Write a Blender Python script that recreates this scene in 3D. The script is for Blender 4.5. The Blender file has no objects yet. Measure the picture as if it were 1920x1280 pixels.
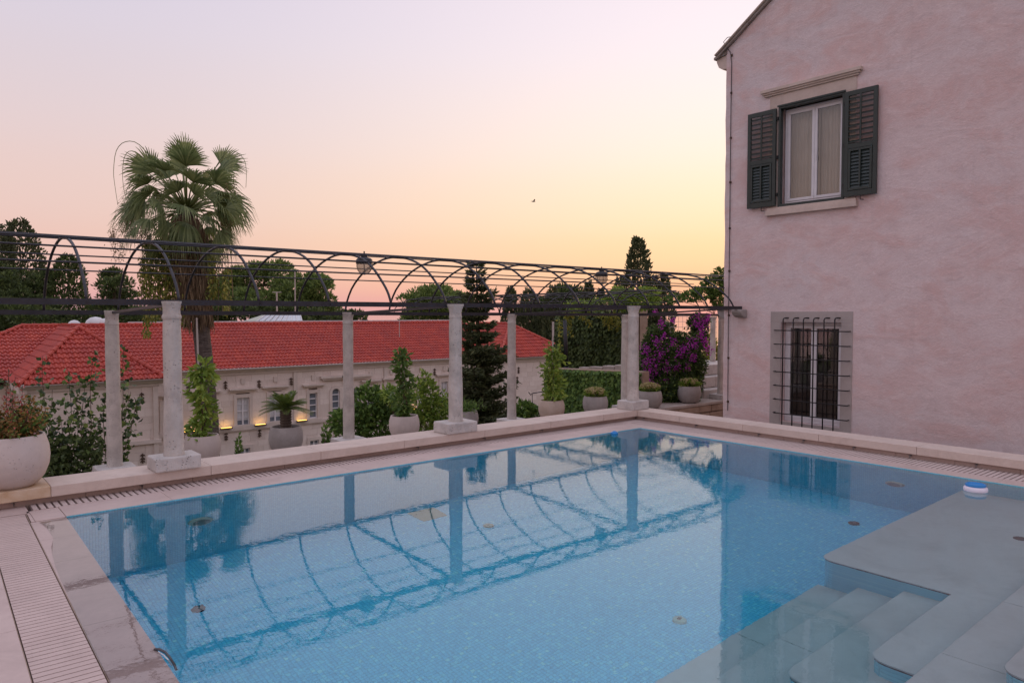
import bpy, math, random
import numpy as np
from mathutils import Matrix, Vector

random.seed(7)
rng = np.random.default_rng(11)
scene = bpy.context.scene
col = scene.collection

# ------------------------------------------------------------------ camera
EYE = 1.85
FPX = 1371.0
YAW = math.radians(49.9)
PITCH = math.atan(52 / FPX)
cam = bpy.data.cameras.new('camera')
cam.sensor_width = 36
cam.lens = 36 * FPX / 1920
cam.clip_start = 0.05
cam.clip_end = 20000
camo = bpy.data.objects.new('camera', cam)
camo.location = (0, 0, EYE)
camo.rotation_euler = (math.pi / 2 - PITCH, 0, YAW - math.pi / 2)
col.objects.link(camo)
scene.camera = camo

# ------------------------------------------------------------------ sky
SUN_AZ = math.radians(25)          # measured from +x towards +y
world = bpy.data.worlds.new('World')
scene.world = world
world.use_nodes = True
wt = world.node_tree
wt.nodes.clear()


def lin(c):
    return tuple(((v / 255) / 12.92 if v / 255 <= .04045 else ((v / 255 + .055) / 1.055) ** 2.4) for v in c) + (1,)


def wn(t, **k):
    n = wt.nodes.new(t)
    for a, b in k.items():
        setattr(n, a, b)
    return n


def wmath(op, a, b=None, c=None):
    n = wn('ShaderNodeMath', operation=op)
    for i, v in enumerate((a, b, c)):
        if v is None:
            continue
        if isinstance(v, (int, float)):
            n.inputs[i].default_value = v
        else:
            wt.links.new(v, n.inputs[i])
    return n.outputs[0]


def wramp(fac, stops):
    n = wn('ShaderNodeValToRGB')
    r = n.color_ramp
    r.interpolation = 'CARDINAL'
    while len(r.elements) < len(stops):
        r.elements.new(.5)
    for e, (p, c) in zip(r.elements, stops):
        e.position = p
        e.color = lin(c)
    wt.links.new(fac, n.inputs[0])
    return n.outputs[0]


tc = wn('ShaderNodeTexCoord')
sep = wn('ShaderNodeSeparateXYZ')
wt.links.new(tc.outputs['Generated'], sep.inputs[0])
zc = wmath('MAXIMUM', sep.outputs[2], 0.0)
zs = wmath('POWER', zc, 0.5)                       # spreads the horizon
hl = wmath('SQRT', wmath('MAXIMUM', wmath('SUBTRACT', 1.0, wmath('MULTIPLY', sep.outputs[2], sep.outputs[2])), 1e-4))
dd = wmath('ADD', wmath('MULTIPLY', sep.outputs[0], math.cos(SUN_AZ)), wmath('MULTIPLY', sep.outputs[1], math.sin(SUN_AZ)))
ca = wmath('DIVIDE', dd, hl)
mr = wn('ShaderNodeMapRange', interpolation_type='SMOOTHSTEP')
wt.links.new(wmath('ARCCOSINE', wmath('MINIMUM', wmath('MAXIMUM', ca, -1.0), 1.0)), mr.inputs[0])
mr.inputs[1].default_value = math.radians(60)
mr.inputs[2].default_value = 0.0
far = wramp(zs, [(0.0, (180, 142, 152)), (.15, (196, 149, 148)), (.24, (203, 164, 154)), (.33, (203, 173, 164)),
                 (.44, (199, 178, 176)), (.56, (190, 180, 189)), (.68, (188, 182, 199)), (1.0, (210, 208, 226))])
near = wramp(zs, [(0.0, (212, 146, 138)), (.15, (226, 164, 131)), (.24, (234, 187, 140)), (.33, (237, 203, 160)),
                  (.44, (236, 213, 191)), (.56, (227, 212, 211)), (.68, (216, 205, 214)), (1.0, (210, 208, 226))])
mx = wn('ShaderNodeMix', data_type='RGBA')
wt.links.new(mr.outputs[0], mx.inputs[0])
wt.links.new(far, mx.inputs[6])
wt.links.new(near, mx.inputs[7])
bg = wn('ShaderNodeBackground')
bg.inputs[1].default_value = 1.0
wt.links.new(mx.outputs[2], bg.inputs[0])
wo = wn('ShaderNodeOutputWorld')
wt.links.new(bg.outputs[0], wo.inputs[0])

# last glow of the sun at the horizon
sun = bpy.data.lights.new('sun', 'SUN')
sun.energy = 0.55
sun.angle = math.radians(14)
sun.color = (1.0, .62, .36)
suno = bpy.data.objects.new('sun', sun)
el = math.radians(5)
sd = Vector((math.cos(SUN_AZ) * math.cos(el), math.sin(SUN_AZ) * math.cos(el), math.sin(el)))
suno.rotation_euler = sd.to_track_quat('Z', 'Y').to_euler()
suno.location = (60, 30, 30)
col.objects.link(suno)

vs = scene.view_settings
vs.view_transform = 'Standard'
vs.look = 'None'
vs.exposure = 0.5
vs.gamma = 1.0
scene.cycles.use_denoising = True
scene.cycles.max_bounces = 14
scene.cycles.diffuse_bounces = 5
scene.cycles.transmission_bounces = 10
scene.cycles.glossy_bounces = 5
scene.cycles.transparent_max_bounces = 12

# ------------------------------------------------------------------ layout helper (rays through the photograph)
_f0 = np.array([math.cos(YAW), math.sin(YAW), 0]); _r = np.array([math.sin(YAW), -math.cos(YAW), 0]); _k = np.array([0, 0, 1.])
_f = _f0 * math.cos(PITCH) - _k * math.sin(PITCH); _u = _f0 * math.sin(PITCH) + _k * math.cos(PITCH)
CAM = np.array([0, 0, EYE])


def ray(x, y): return _r * (x - 960) / FPX + _u * (640 - y) / FPX + _f
def at_z(x, y, z): d = ray(x, y); return CAM + d * ((z - EYE) / d[2])
def at_y(x, y, Y): d = ray(x, y); return CAM + d * (Y / d[1])
def at_x(x, y, X): d = ray(x, y); return CAM + d * (X / d[0])
def at_d(x, y, D): return CAM + ray(x, y) * D


# ------------------------------------------------------------------ materials
MATS = {}


class NT:
    def __init__(self, name):
        self.m = bpy.data.materials.new(name)
        self.m.use_nodes = True
        self.t = self.m.node_tree
        self.b = self.t.nodes['Principled BSDF']
        self.out = self.t.nodes['Material Output']
        self._co = None

    def n(self, t, **k):
        x = self.t.nodes.new(t)
        for a, b in k.items():
            setattr(x, a, b)
        return x

    def link(self, a, b): self.t.links.new(a, b)

    def co(self):
        if self._co is None:
            self._co = self.n('ShaderNodeNewGeometry').outputs['Position']
        return self._co

    def mapped(self, scale=(1, 1, 1), rot=(0, 0, 0)):
        m = self.n('ShaderNodeMapping')
        m.inputs['Scale'].default_value = scale
        m.inputs['Rotation'].default_value = rot
        self.link(self.co(), m.inputs[0])
        return m.outputs[0]

    def noise(self, scale, detail=4, rough=.55, vec=None, dist=0):
        x = self.n('ShaderNodeTexNoise')
        x.inputs['Scale'].default_value = scale
        x.inputs['Detail'].default_value = detail
        x.inputs['Roughness'].default_value = rough
        x.inputs['Distortion'].default_value = dist
        self.link(vec or self.co(), x.inputs['Vector'])
        return x.outputs['Fac']

    def ramp(self, fac, stops):
        x = self.n('ShaderNodeValToRGB')
        r = x.color_ramp
        while len(r.elements) < len(stops):
            r.elements.new(.5)
        for e, (p, c) in zip(r.elements, stops):
            e.position = p
            e.color = (*c, 1) if len(c) == 3 else c
        self.link(fac, x.inputs[0])
        return x.outputs[0]

    def mix(self, fac, a, b, blend='MIX'):
        x = self.n('ShaderNodeMix', data_type='RGBA', blend_type=blend)
        for v, i in ((fac, 0), (a, 6), (b, 7)):
            if isinstance(v, (int, float)):
                x.inputs[i].default_value = v
            elif isinstance(v, tuple):
                x.inputs[i].default_value = (*v, 1)
            else:
                self.link(v, x.inputs[i])
        return x.outputs[2]

    def math(self, op, a, b=0.):
        x = self.n('ShaderNodeMath', operation=op)
        for i, v in enumerate((a, b)):
            if isinstance(v, (int, float)):
                x.inputs[i].default_value = v
            else:
                self.link(v, x.inputs[i])
        return x.outputs[0]

    def bump(self, h, dist=.01, strength=1., normal=None):
        x = self.n('ShaderNodeBump')
        x.inputs['Distance'].default_value = dist
        x.inputs['Strength'].default_value = strength
        self.link(h, x.inputs['Height'])
        if normal:
            self.link(normal, x.inputs['Normal'])
        return x.outputs[0]

    def island(self):
        return self.n('ShaderNodeNewGeometry').outputs['Random Per Island']

    def objrand(self):
        return self.n('ShaderNodeObjectInfo').outputs['Random']

    def done(self, color=None, rough=.7, normal=None, **k):
        b = self.b
        if color is not None:
            if isinstance(color, tuple):
                b.inputs['Base Color'].default_value = (*color, 1)
            else:
                self.link(color, b.inputs['Base Color'])
        if isinstance(rough, (int, float)):
            b.inputs['Roughness'].default_value = rough
        else:
            self.link(rough, b.inputs['Roughness'])
        if normal:
            self.link(normal, b.inputs['Normal'])
        for a, v in k.items():
            b.inputs[a].default_value = v
        MATS[self.m.name] = self.m
        return self.m


def stone(name, a, b, c, scale=3., bump=.004, pits=0., rough=.75, spec=.3):
    m = NT(name)
    n1 = m.noise(scale, 6, .6)
    n2 = m.noise(scale * 9, 4, .6)
    n3 = m.noise(scale * .35, 3)
    cl = m.ramp(n1, [(.3, a), (.55, b), (.75, c)])
    cl = m.mix(m.math('MULTIPLY', n2, .45), cl, tuple(x * .72 for x in a))
    cl = m.mix(m.ramp(n3, [(.45, (0, 0, 0)), (.7, (.55, .55, .55))]), cl, tuple(x * .85 for x in c))
    st_ = m.noise(scale * .8, 6, .72, None, 1.2)
    cl = m.mix(m.ramp(st_, [(.50, (0, 0, 0)), (.74, (.6, .6, .6))]), cl, tuple(x * .66 for x in b))
    hgt = m.math('ADD', m.math('MULTIPLY', n2, .5), n1)
    r = m.objrand()
    cl = m.mix(.10, cl, m.ramp(r, [(0, (.25, .22, .2)), (1, (.95, .88, .82))]), 'MULTIPLY') if False else cl
    cl = m.mix(m.math('MULTIPLY', r, .16), cl, tuple(x * .7 for x in b))
    if pits:
        v = m.n('ShaderNodeTexVoronoi')
        v.inputs['Scale'].default_value = 38
        m.link(m.co(), v.inputs['Vector'])
        pm = m.ramp(v.outputs['Distance'], [(.10, (1, 1, 1)), (.26, (0, 0, 0))])
        gate = m.ramp(m.noise(7, 3), [(.48, (0, 0, 0)), (.6, (1, 1, 1))])
        pk = m.math('MULTIPLY', pm, gate)
        cl = m.mix(m.math('MULTIPLY', pk, pits), cl, (.12, .10, .09))
        hgt = m.math('SUBTRACT', hgt, m.math('MULTIPLY', pk, 1.2))
    return m.done(cl, rough, m.bump(hgt, bump, 1.), **{'Specular IOR Level': spec})


stone('deck_stone', (0.507, 0.389, 0.354), (0.590, 0.460, 0.419), (0.637, 0.507, 0.460), 2.2, .0015, rough=.55)
stone('grate_stone', (0.540, 0.437, 0.402), (0.609, 0.494, 0.460), (0.655, 0.540, 0.494), 2.5, .0015, rough=.6)
stone('coping_stone', (0.575, 0.460, 0.397), (0.655, 0.535, 0.466), (0.713, 0.598, 0.529), 2.8, .002)
stone('column_stone', (.38, .34, .31), (.60, .54, .49), (.72, .65, .59), 5.5, .008, pits=.8)
stone('plinth_stone', (0.437, 0.402, 0.380), (0.598, 0.552, 0.517), (0.690, 0.644, 0.609), 6, .010, pits=.85)
stone('wall_tile', (0.440, 0.330, 0.292), (0.484, 0.369, 0.330), (0.528, 0.407, 0.363), 2, .001)
stone('rubble_stone', (0.264, 0.180, 0.132), (0.408, 0.300, 0.228), (0.504, 0.396, 0.312), 2.5, .02)
stone('slab_stone', (0.345, 0.287, 0.253), (0.460, 0.391, 0.345), (0.540, 0.471, 0.425), 2.0, .006)
stone('ashlar_trim', (.60, .50, .44), (.68, .58, .52), (.74, .64, .58), 1.2, .004)
stone('window_stone', (0.552, 0.444, 0.384), (0.648, 0.528, 0.462), (0.696, 0.576, 0.504), 2.4, .003)
stone('grey_stone', (.40, .345, .325), (.455, .395, .375), (.50, .435, .415), 2.4, .003)
stone('submerged_stone', (.58, .57, .55), (.66, .65, .63), (.72, .71, .69), 1.6, .0008, rough=.6)
stone('planter_pale', (.50, .42, .38), (.60, .515, .475), (.66, .57, .53), 1.8, .003, pits=.25)
stone('planter_grey', (0.276, 0.247, 0.230), (0.368, 0.333, 0.316), (0.471, 0.425, 0.402), 2.6, .004, pits=.3)
stone('planter_tan', (.44, .31, .22), (.54, .43, .35), (.62, .52, .45), 3.2, .003, pits=.2)

# stained coping beside the planter
m = NT('coping_stained')
n1 = m.noise(3.5, 5)
m.done(m.ramp(n1, [(.3, (.46, .30, .17)), (.5, (.58, .44, .31)), (.7, (.64, .53, .44))]), .75, m.bump(m.noise(30), .002), **{'Specular IOR Level': .3})

# ashlar blocks of the far house
m = NT('ashlar')
r = m.island()
n1 = m.noise(.9, 5)
n2 = m.noise(9, 4)
cl = m.ramp(r, [(0, (.60, .50, .44)), (.35, (.70, .60, .54)), (.7, (.77, .67, .61)), (1, (.66, .54, .48))])
cl = m.mix(m.math('MULTIPLY', n1, .5), cl, (.56, .45, .385))
cl = m.mix(m.math('MULTIPLY', n2, .3), cl, (.78, .70, .65))
m.done(cl, .85, m.bump(n2, .01))
m = NT('mortar')
m.done(m.ramp(m.noise(4), [(.3, (0.512, 0.415, 0.348)), (.7, (0.634, 0.525, 0.445))]), .9)

# pink stucco
m = NT('stucco')
big = m.noise(.42, 5, .6, m.mapped((1, .6, 1.0)), .5)
mid = m.noise(1.5, 6, .62, m.mapped((1, .6, 1.15)), .9)
pat = m.noise(3.6, 5, .68, m.mapped((1, .7, 1.0)), .4)
fine = m.noise(30, 6, .75)
cl = m.ramp(big, [(.30, (0.726, 0.556, 0.533)), (.5, (0.710, 0.583, 0.578)), (.70, (0.660, 0.589, 0.600))])
cl = m.mix(m.ramp(mid, [(.44, (0, 0, 0)), (.62, (.85, .85, .85))]), cl, (0.682, 0.473, 0.446))
cl = m.mix(m.ramp(pat, [(.46, (0, 0, 0)), (.70, (.55, .55, .55))]), cl, (0.792, 0.671, 0.660))
cl = m.mix(m.ramp(m.noise(5.5, 5, .7, m.mapped((1, .5, 1.1))), [(.52, (0, 0, 0)), (.72, (.55, .55, .55))]), cl, (0.550, 0.424, 0.418))
cl = m.mix(m.ramp(fine, [(.38, (0, 0, 0)), (.75, (.5, .5, .5))]), cl, (0.550, 0.429, 0.418))
drip = m.noise(2.4, 5, .7, m.mapped((1, 2.6, .16)))
cl = m.mix(m.ramp(drip, [(.56, (0, 0, 0)), (.80, (.26, .26, .26))]), cl, (0.458, 0.371, 0.356))
hh = m.math('ADD', m.math('ADD', m.math('MULTIPLY', mid, 1.2), m.math('MULTIPLY', pat, .6)), m.math('MULTIPLY', fine, .55))
m.done(cl, .92, m.bump(hh, .022, .8), **{'Specular IOR Level': .15})

# roof tile
m = NT('roof_tile')
r = m.island()
cl = m.ramp(r, [(0, (.32, .032, .020)), (.4, (.385, .040, .022)), (.75, (.44, .054, .026)), (1, (.35, .032, .021))])
cl = m.mix(m.ramp(m.noise(.5, 6, .65), [(.42, (0, 0, 0)), (.7, (.55, .55, .55))]), cl, (.25, .030, .026))
cl = m.mix(m.ramp(m.noise(2.2, 5, .7), [(.56, (0, 0, 0)), (.75, (.25, .25, .25))]), cl, (.46, .095, .055))
m.done(cl, .62, m.bump(m.noise(30), .003))
m = NT('house_roof')
m.done(m.ramp(m.noise(6), [(.3, (.22, .18, .16)), (.7, (.34, .29, .26))]), .85)

m = NT('dark_steel')
m.done(m.ramp(m.noise(9, 4), [(.3, (.022, .022, .029)), (.7, (.042, .040, .048))]), .48, m.bump(m.noise(60), .0006), Metallic=.35)
m = NT('grille_iron')
m.done((.016, .014, .015), .5, None, Metallic=.3)
m = NT('rust_iron')
m.done(m.ramp(m.noise(40), [(.3, (.05, .03, .022)), (.7, (.10, .055, .035))]), .8)
m = NT('shutter_green')
m.done(m.ramp(m.noise(7, 4), [(.3, (.013, .024, .021)), (.7, (.021, .034, .030))]), .42)
m = NT('window_white')
m.done(m.ramp(m.noise(5), [(.3, (.62, .60, .62)), (.7, (.70, .68, .70))]), .35)
m = NT('curtain')
m.done(m.ramp(m.noise(2), [(.3, (.55, .47, .38)), (.7, (.66, .58, .48))]), .9)
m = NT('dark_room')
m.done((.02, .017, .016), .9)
m = NT('room_wall')
m.done((.45, .38, .32), .9)
m = NT('dark_cloth')
m.done(m.ramp(m.noise(3, 5), [(.35, (.018, .015, .015)), (.65, (.040, .030, .028))]), .9)
m = NT('chrome')
m.done((.28, .26, .26), .3, None, Metallic=.9)
m = NT('white_metal')
m.done(m.ramp(m.noise(3), [(.3, (.50, .49, .50)), (.7, (.62, .61, .62))]), .4)
m = NT('green_glass')
m.done((.06, .16, .12), .15)
m = NT('roof_glass')
m.done((.42, .47, .50), .12)
m = NT('soil')
m.done(m.ramp(m.noise(60), [(.3, (.02, .014, .012)), (.7, (.07, .045, .035))]), .95, m.bump(m.noise(90), .01))
m = NT('asphalt_path')
m.done(m.ramp(m.noise(3, 6), [(.3, (.20, .16, .13)), (.7, (.30, .25, .21))]), .9, m.bump(m.noise(20), .01))
m = NT('ground_earth')
m.done(m.ramp(m.noise(.6, 7), [(.3, (.045, .055, .025)), (.55, (.075, .08, .035)), (.75, (.13, .11, .07))]), .95, m.bump(m.noise(6), .08))
m = NT('sea')
m.done((.30, .27, .30), .06)

# pool mosaic (tiles a few pixels wide: material with raised tiles)
def mosaic(name, gk, cols, plane):
    m = NT(name)
    s = m.n('ShaderNodeSeparateXYZ')
    m.link(m.co(), s.inputs[0])
    fl, edge = [], []
    for ax, sz in plane:
        q = m.math('DIVIDE', s.outputs[ax], sz)
        fl.append(m.math('FLOOR', q))
        fr = m.math('FRACT', q)
        edge.append(m.math('MINIMUM', fr, m.math('SUBTRACT', 1., fr)))
    cmb = m.n('ShaderNodeCombineXYZ')
    for i, q in enumerate(fl):
        m.link(q, cmb.inputs[i])
    wnz = m.n('ShaderNodeTexWhiteNoise', noise_dimensions='3D')
    m.link(cmb.outputs[0], wnz.inputs['Vector'])
    e = edge[0] if len(edge) == 1 else m.math('MINIMUM', edge[0], edge[1])
    g = m.ramp(e, [(.07, (1, 1, 1)), (.13, (0, 0, 0))])
    c = m.ramp(wnz.outputs['Value'], cols)
    c = m.mix(m.math('MULTIPLY', g, gk), c, tuple(v * .66 for v in cols[0][1]))
    m.done(c, .25, m.bump(m.ramp(e, [(.03, (0, 0, 0)), (.12, (1, 1, 1))]), .002), **{'Coat Weight': .3})
    return m.m


blues = [(0, (.17, .67, .89)), (.45, (.20, .73, .93)), (.8, (.22, .77, .95)), (.95, (.27, .83, .95)), (1, (.42, .92, .93))]
mosaic('mosaic_floor', .46, blues, ((0, .034), (1, .034)))
mosaic('mosaic_wall_x', .34, [(0, (.26, .74, .87)), (.5, (.30, .80, .91)), (1, (.34, .84, .93))], ((0, .024), (2, .05)))
mosaic('mosaic_wall_y', .34, [(0, (.26, .74, .87)), (.5, (.30, .80, .91)), (1, (.34, .84, .93))], ((1, .024), (2, .05)))

# water
m = NT('water')
m.t.nodes.remove(m.b)
gl = m.n('ShaderNodeBsdfRefraction')
gl.inputs['IOR'].default_value = 1.333
gl.inputs['Roughness'].default_value = 0.0
gs = m.n('ShaderNodeBsdfGlossy')
gs.inputs['Roughness'].default_value = 0.0
fre = m.n('ShaderNodeFresnel')
m.link(m.math('SUBTRACT', 1.80, m.math('MULTIPLY', m.n('ShaderNodeNewGeometry').outputs['Backfacing'], .467)), fre.inputs['IOR'])
wmx = m.n('ShaderNodeMixShader')
m.link(fre.outputs[0], wmx.inputs[0])
m.link(gl.outputs[0], wmx.inputs[1])
m.link(gs.outputs[0], wmx.inputs[2])
w1 = m.noise(10, 3, .5, m.mapped((1, 1, 1)), .6)
w2 = m.noise(26, 2, .5)
w3 = m.noise(1.3, 2, .5)
hh = m.math('ADD', m.math('ADD', m.math('MULTIPLY', w1, 1.), m.math('MULTIPLY', w2, .32)), m.math('MULTIPLY', w3, 1.3))
calm = m.ramp(m.noise(.33, 2), [(.35, (.45, .45, .45)), (.7, (1, 1, 1))])
wb = m.bump(m.math('MULTIPLY', hh, calm), .0006, 1.)
for q in (gl, gs, fre):
    m.link(wb, q.inputs['Normal'])
va = m.n('ShaderNodeVolumeAbsorption')
va.inputs['Color'].default_value = (.02, .86, .97, 1)
va.inputs['Density'].default_value = .21
m.link(wmx.outputs[0], m.out.inputs['Surface'])
m.link(va.outputs[0], m.out.inputs['Volume'])
MATS['water'] = m.m

# window glass: thin pane, partly mirror by angle
m = NT('window_glass')
m.t.nodes.remove(m.b)
tr = m.n('ShaderNodeBsdfTransparent')
tr.inputs[0].default_value = (.92, .93, .94, 1)
go = m.n('ShaderNodeBsdfGlossy')
go.inputs['Roughness'].default_value = .02
fr = m.n('ShaderNodeFresnel')
fr.inputs['IOR'].default_value = 1.45
ms = m.n('ShaderNodeMixShader')
m.link(m.math('ADD', fr.outputs[0], .04), ms.inputs[0])
m.link(tr.outputs[0], ms.inputs[1])
m.link(go.outputs[0], ms.inputs[2])
m.link(ms.outputs[0], m.out.inputs['Surface'])
MATS['window_glass'] = m.m

m = NT('far_glass')
m.done((.16, .18, .21), .12)
m = NT('lamp_glow')
m.done((.8, .5, .2), .5, None, **{'Emission Strength': 2.2})
m.b.inputs['Emission Color'].default_value = (1, .55, .10, 1)


def leafmat(name, stops, rough=.55, transl=.25):
    m = NT(name)
    r = m.island()
    c = m.ramp(r, stops)
    m.done(c, rough, None, **{'Specular IOR Level': .35})
    t = m.n('ShaderNodeBsdfTranslucent')
    m.link(c, t.inputs[0])
    x = m.n('ShaderNodeMixShader')
    x.inputs[0].default_value = transl
    m.link(m.b.outputs[0], x.inputs[1])
    m.link(t.outputs[0], x.inputs[2])
    m.link(x.outputs[0], m.out.inputs['Surface'])
    return m.m


leafmat('leaf_dark', [(0, (0.041, 0.062, 0.022)), (.5, (0.079, 0.115, 0.036)), (1, (0.150, 0.198, 0.060))])
leafmat('leaf_cypress', [(0, (0.048, 0.062, 0.029)), (.5, (0.086, 0.106, 0.046)), (1, (0.144, 0.162, 0.072))])
leafmat('leaf_pine', [(0, (0.074, 0.114, 0.034)), (.5, (0.156, 0.228, 0.062)), (1, (0.264, 0.342, 0.096))])
leafmat('leaf_mid', [(0, (0.051, 0.099, 0.023)), (.5, (0.109, 0.196, 0.043)), (1, (0.203, 0.304, 0.065))])
leafmat('leaf_bright', [(0, (0.109, 0.181, 0.032)), (.5, (0.203, 0.312, 0.051)), (1, (0.348, 0.435, 0.080))])
leafmat('leaf_glossy', [(0, (0.026, 0.049, 0.020)), (.5, (0.065, 0.113, 0.035)), (.85, (0.131, 0.203, 0.051)), (1, (0.232, 0.304, 0.072))], .38)
leafmat('leaf_palm', [(0, (.09, .125, .045)), (.5, (.17, .215, .085)), (1, (.28, .32, .14))], .5, .4)
leafmat('leaf_cycad', [(0, (0.043, 0.080, 0.020)), (.5, (0.102, 0.160, 0.032)), (1, (0.174, 0.232, 0.043))], .4)
leafmat('leaf_yellow', [(0, (0.174, 0.189, 0.032)), (.5, (0.319, 0.334, 0.058)), (1, (0.464, 0.406, 0.087))])
leafmat('leaf_vine', [(0, (0.080, 0.116, 0.026)), (.5, (0.189, 0.217, 0.043)), (1, (0.377, 0.334, 0.072))])
leafmat('dead_frond', [(0, (.15, .10, .06)), (.5, (.27, .19, .12)), (1, (.40, .30, .19))], .85, .15)
leafmat('fruit_brown', [(0, (.16, .10, .055)), (.5, (.25, .17, .09)), (1, (.34, .26, .13))], .8, .1)
leafmat('bract', [(0, (.30, .02, .28)), (.5, (.48, .04, .45)), (1, (.62, .10, .58))], .6, .4)
leafmat('hydrangea', [(0, (.35, .30, .11)), (.5, (.50, .42, .20)), (1, (.58, .48, .30))], .7, .3)
leafmat('red_flower', [(0, (0.286, 0.039, 0.039)), (.6, (0.520, 0.104, 0.104)), (1, (0.700, 0.520, 0.494))], .6, .3)
leafmat('rust_leaf', [(0, (0.112, 0.072, 0.024)), (.5, (0.256, 0.144, 0.040)), (1, (0.384, 0.208, 0.064))], .6, .25)
m = NT('bark')
n1 = m.noise(9, 5, .6, m.mapped((1, 1, .2)))
m.done(m.ramp(n1, [(.3, (.05, .036, .028)), (.7, (.14, .105, .082))]), .95, m.bump(n1, .03))
m = NT('palm_bark')
n1 = m.noise(5, 5, .6, m.mapped((1, 1, 4.5)))
m.done(m.ramp(n1, [(.3, (.045, .032, .026)), (.7, (.13, .10, .085))]), .95, m.bump(n1, .05))
m = NT('stem')
m.done((.09, .055, .035), .9)
m = NT('petiole')
m.done((.16, .19, .06), .5)
m = NT('float_white')
m.done((.72, .66, .74), .35)
m = NT('float_blue')
m.done((.02, .22, .55), .35)
m = NT('fitting_dark')
m.done((.05, .05, .06), .5)
m = NT('fitting_white')
m.done((.62, .58, .48), .4)
m = NT('lantern_glass')
m.done((.55, .42, .30), .2, None, Alpha=.55)
m = NT('pole_black')
m.done((.012, .012, .016), .5)
m = NT('pole_grey')
m.done((.42, .36, .33), .6)
m = NT('bird_grey')
m.done((.08, .07, .07), .8)


# ------------------------------------------------------------------ object helpers
def tag(o, label=None, cat=None, group=None, kind=None):
    for k, v in (('label', label), ('category', cat), ('group', group), ('kind', kind)):
        if v:
            o[k] = v
    return o


def thing(name, label, cat, loc=(0, 0, 0), group=None, rz=0.):
    o = bpy.data.objects.new(name, None)
    o.empty_display_size = .2
    o.location = loc
    o.rotation_euler = (0, 0, rz)
    col.objects.link(o)
    return tag(o, label, cat, group)


def link(o, parent=None, local=False):
    col.objects.link(o)
    if parent is not None:
        o.parent = parent
        if not local:
            mats = []
            p = parent
            mw = Matrix.Identity(4)
            while p is not None:
                mw = p.matrix_basis if p.parent is None else p.matrix_parent_inverse @ p.matrix_basis
                mats.append(mw)
                p = p.parent
            full = Matrix.Identity(4)
            for q in reversed(mats):
                full = full @ q
            o.matrix_parent_inverse = full.inverted()
    return o


def arrays_mesh(name, V, F):
    V = np.asarray(V, dtype=np.float32).reshape(-1, 3)
    F = np.asarray(F, dtype=np.int32)
    me = bpy.data.meshes.new(name)
    me.vertices.add(len(V))
    me.vertices.foreach_set('co', V.ravel())
    k = F.shape[1]
    me.loops.add(F.size)
    me.loops.foreach_set('vertex_index', F.ravel())
    me.polygons.add(len(F))
    me.polygons.foreach_set('loop_start', np.arange(0, F.size, k, dtype=np.int32))
    me.polygons.foreach_set('loop_total', np.full(len(F), k, dtype=np.int32))
    me.update(calc_edges=True)
    me.shade_flat()
    return me


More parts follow.
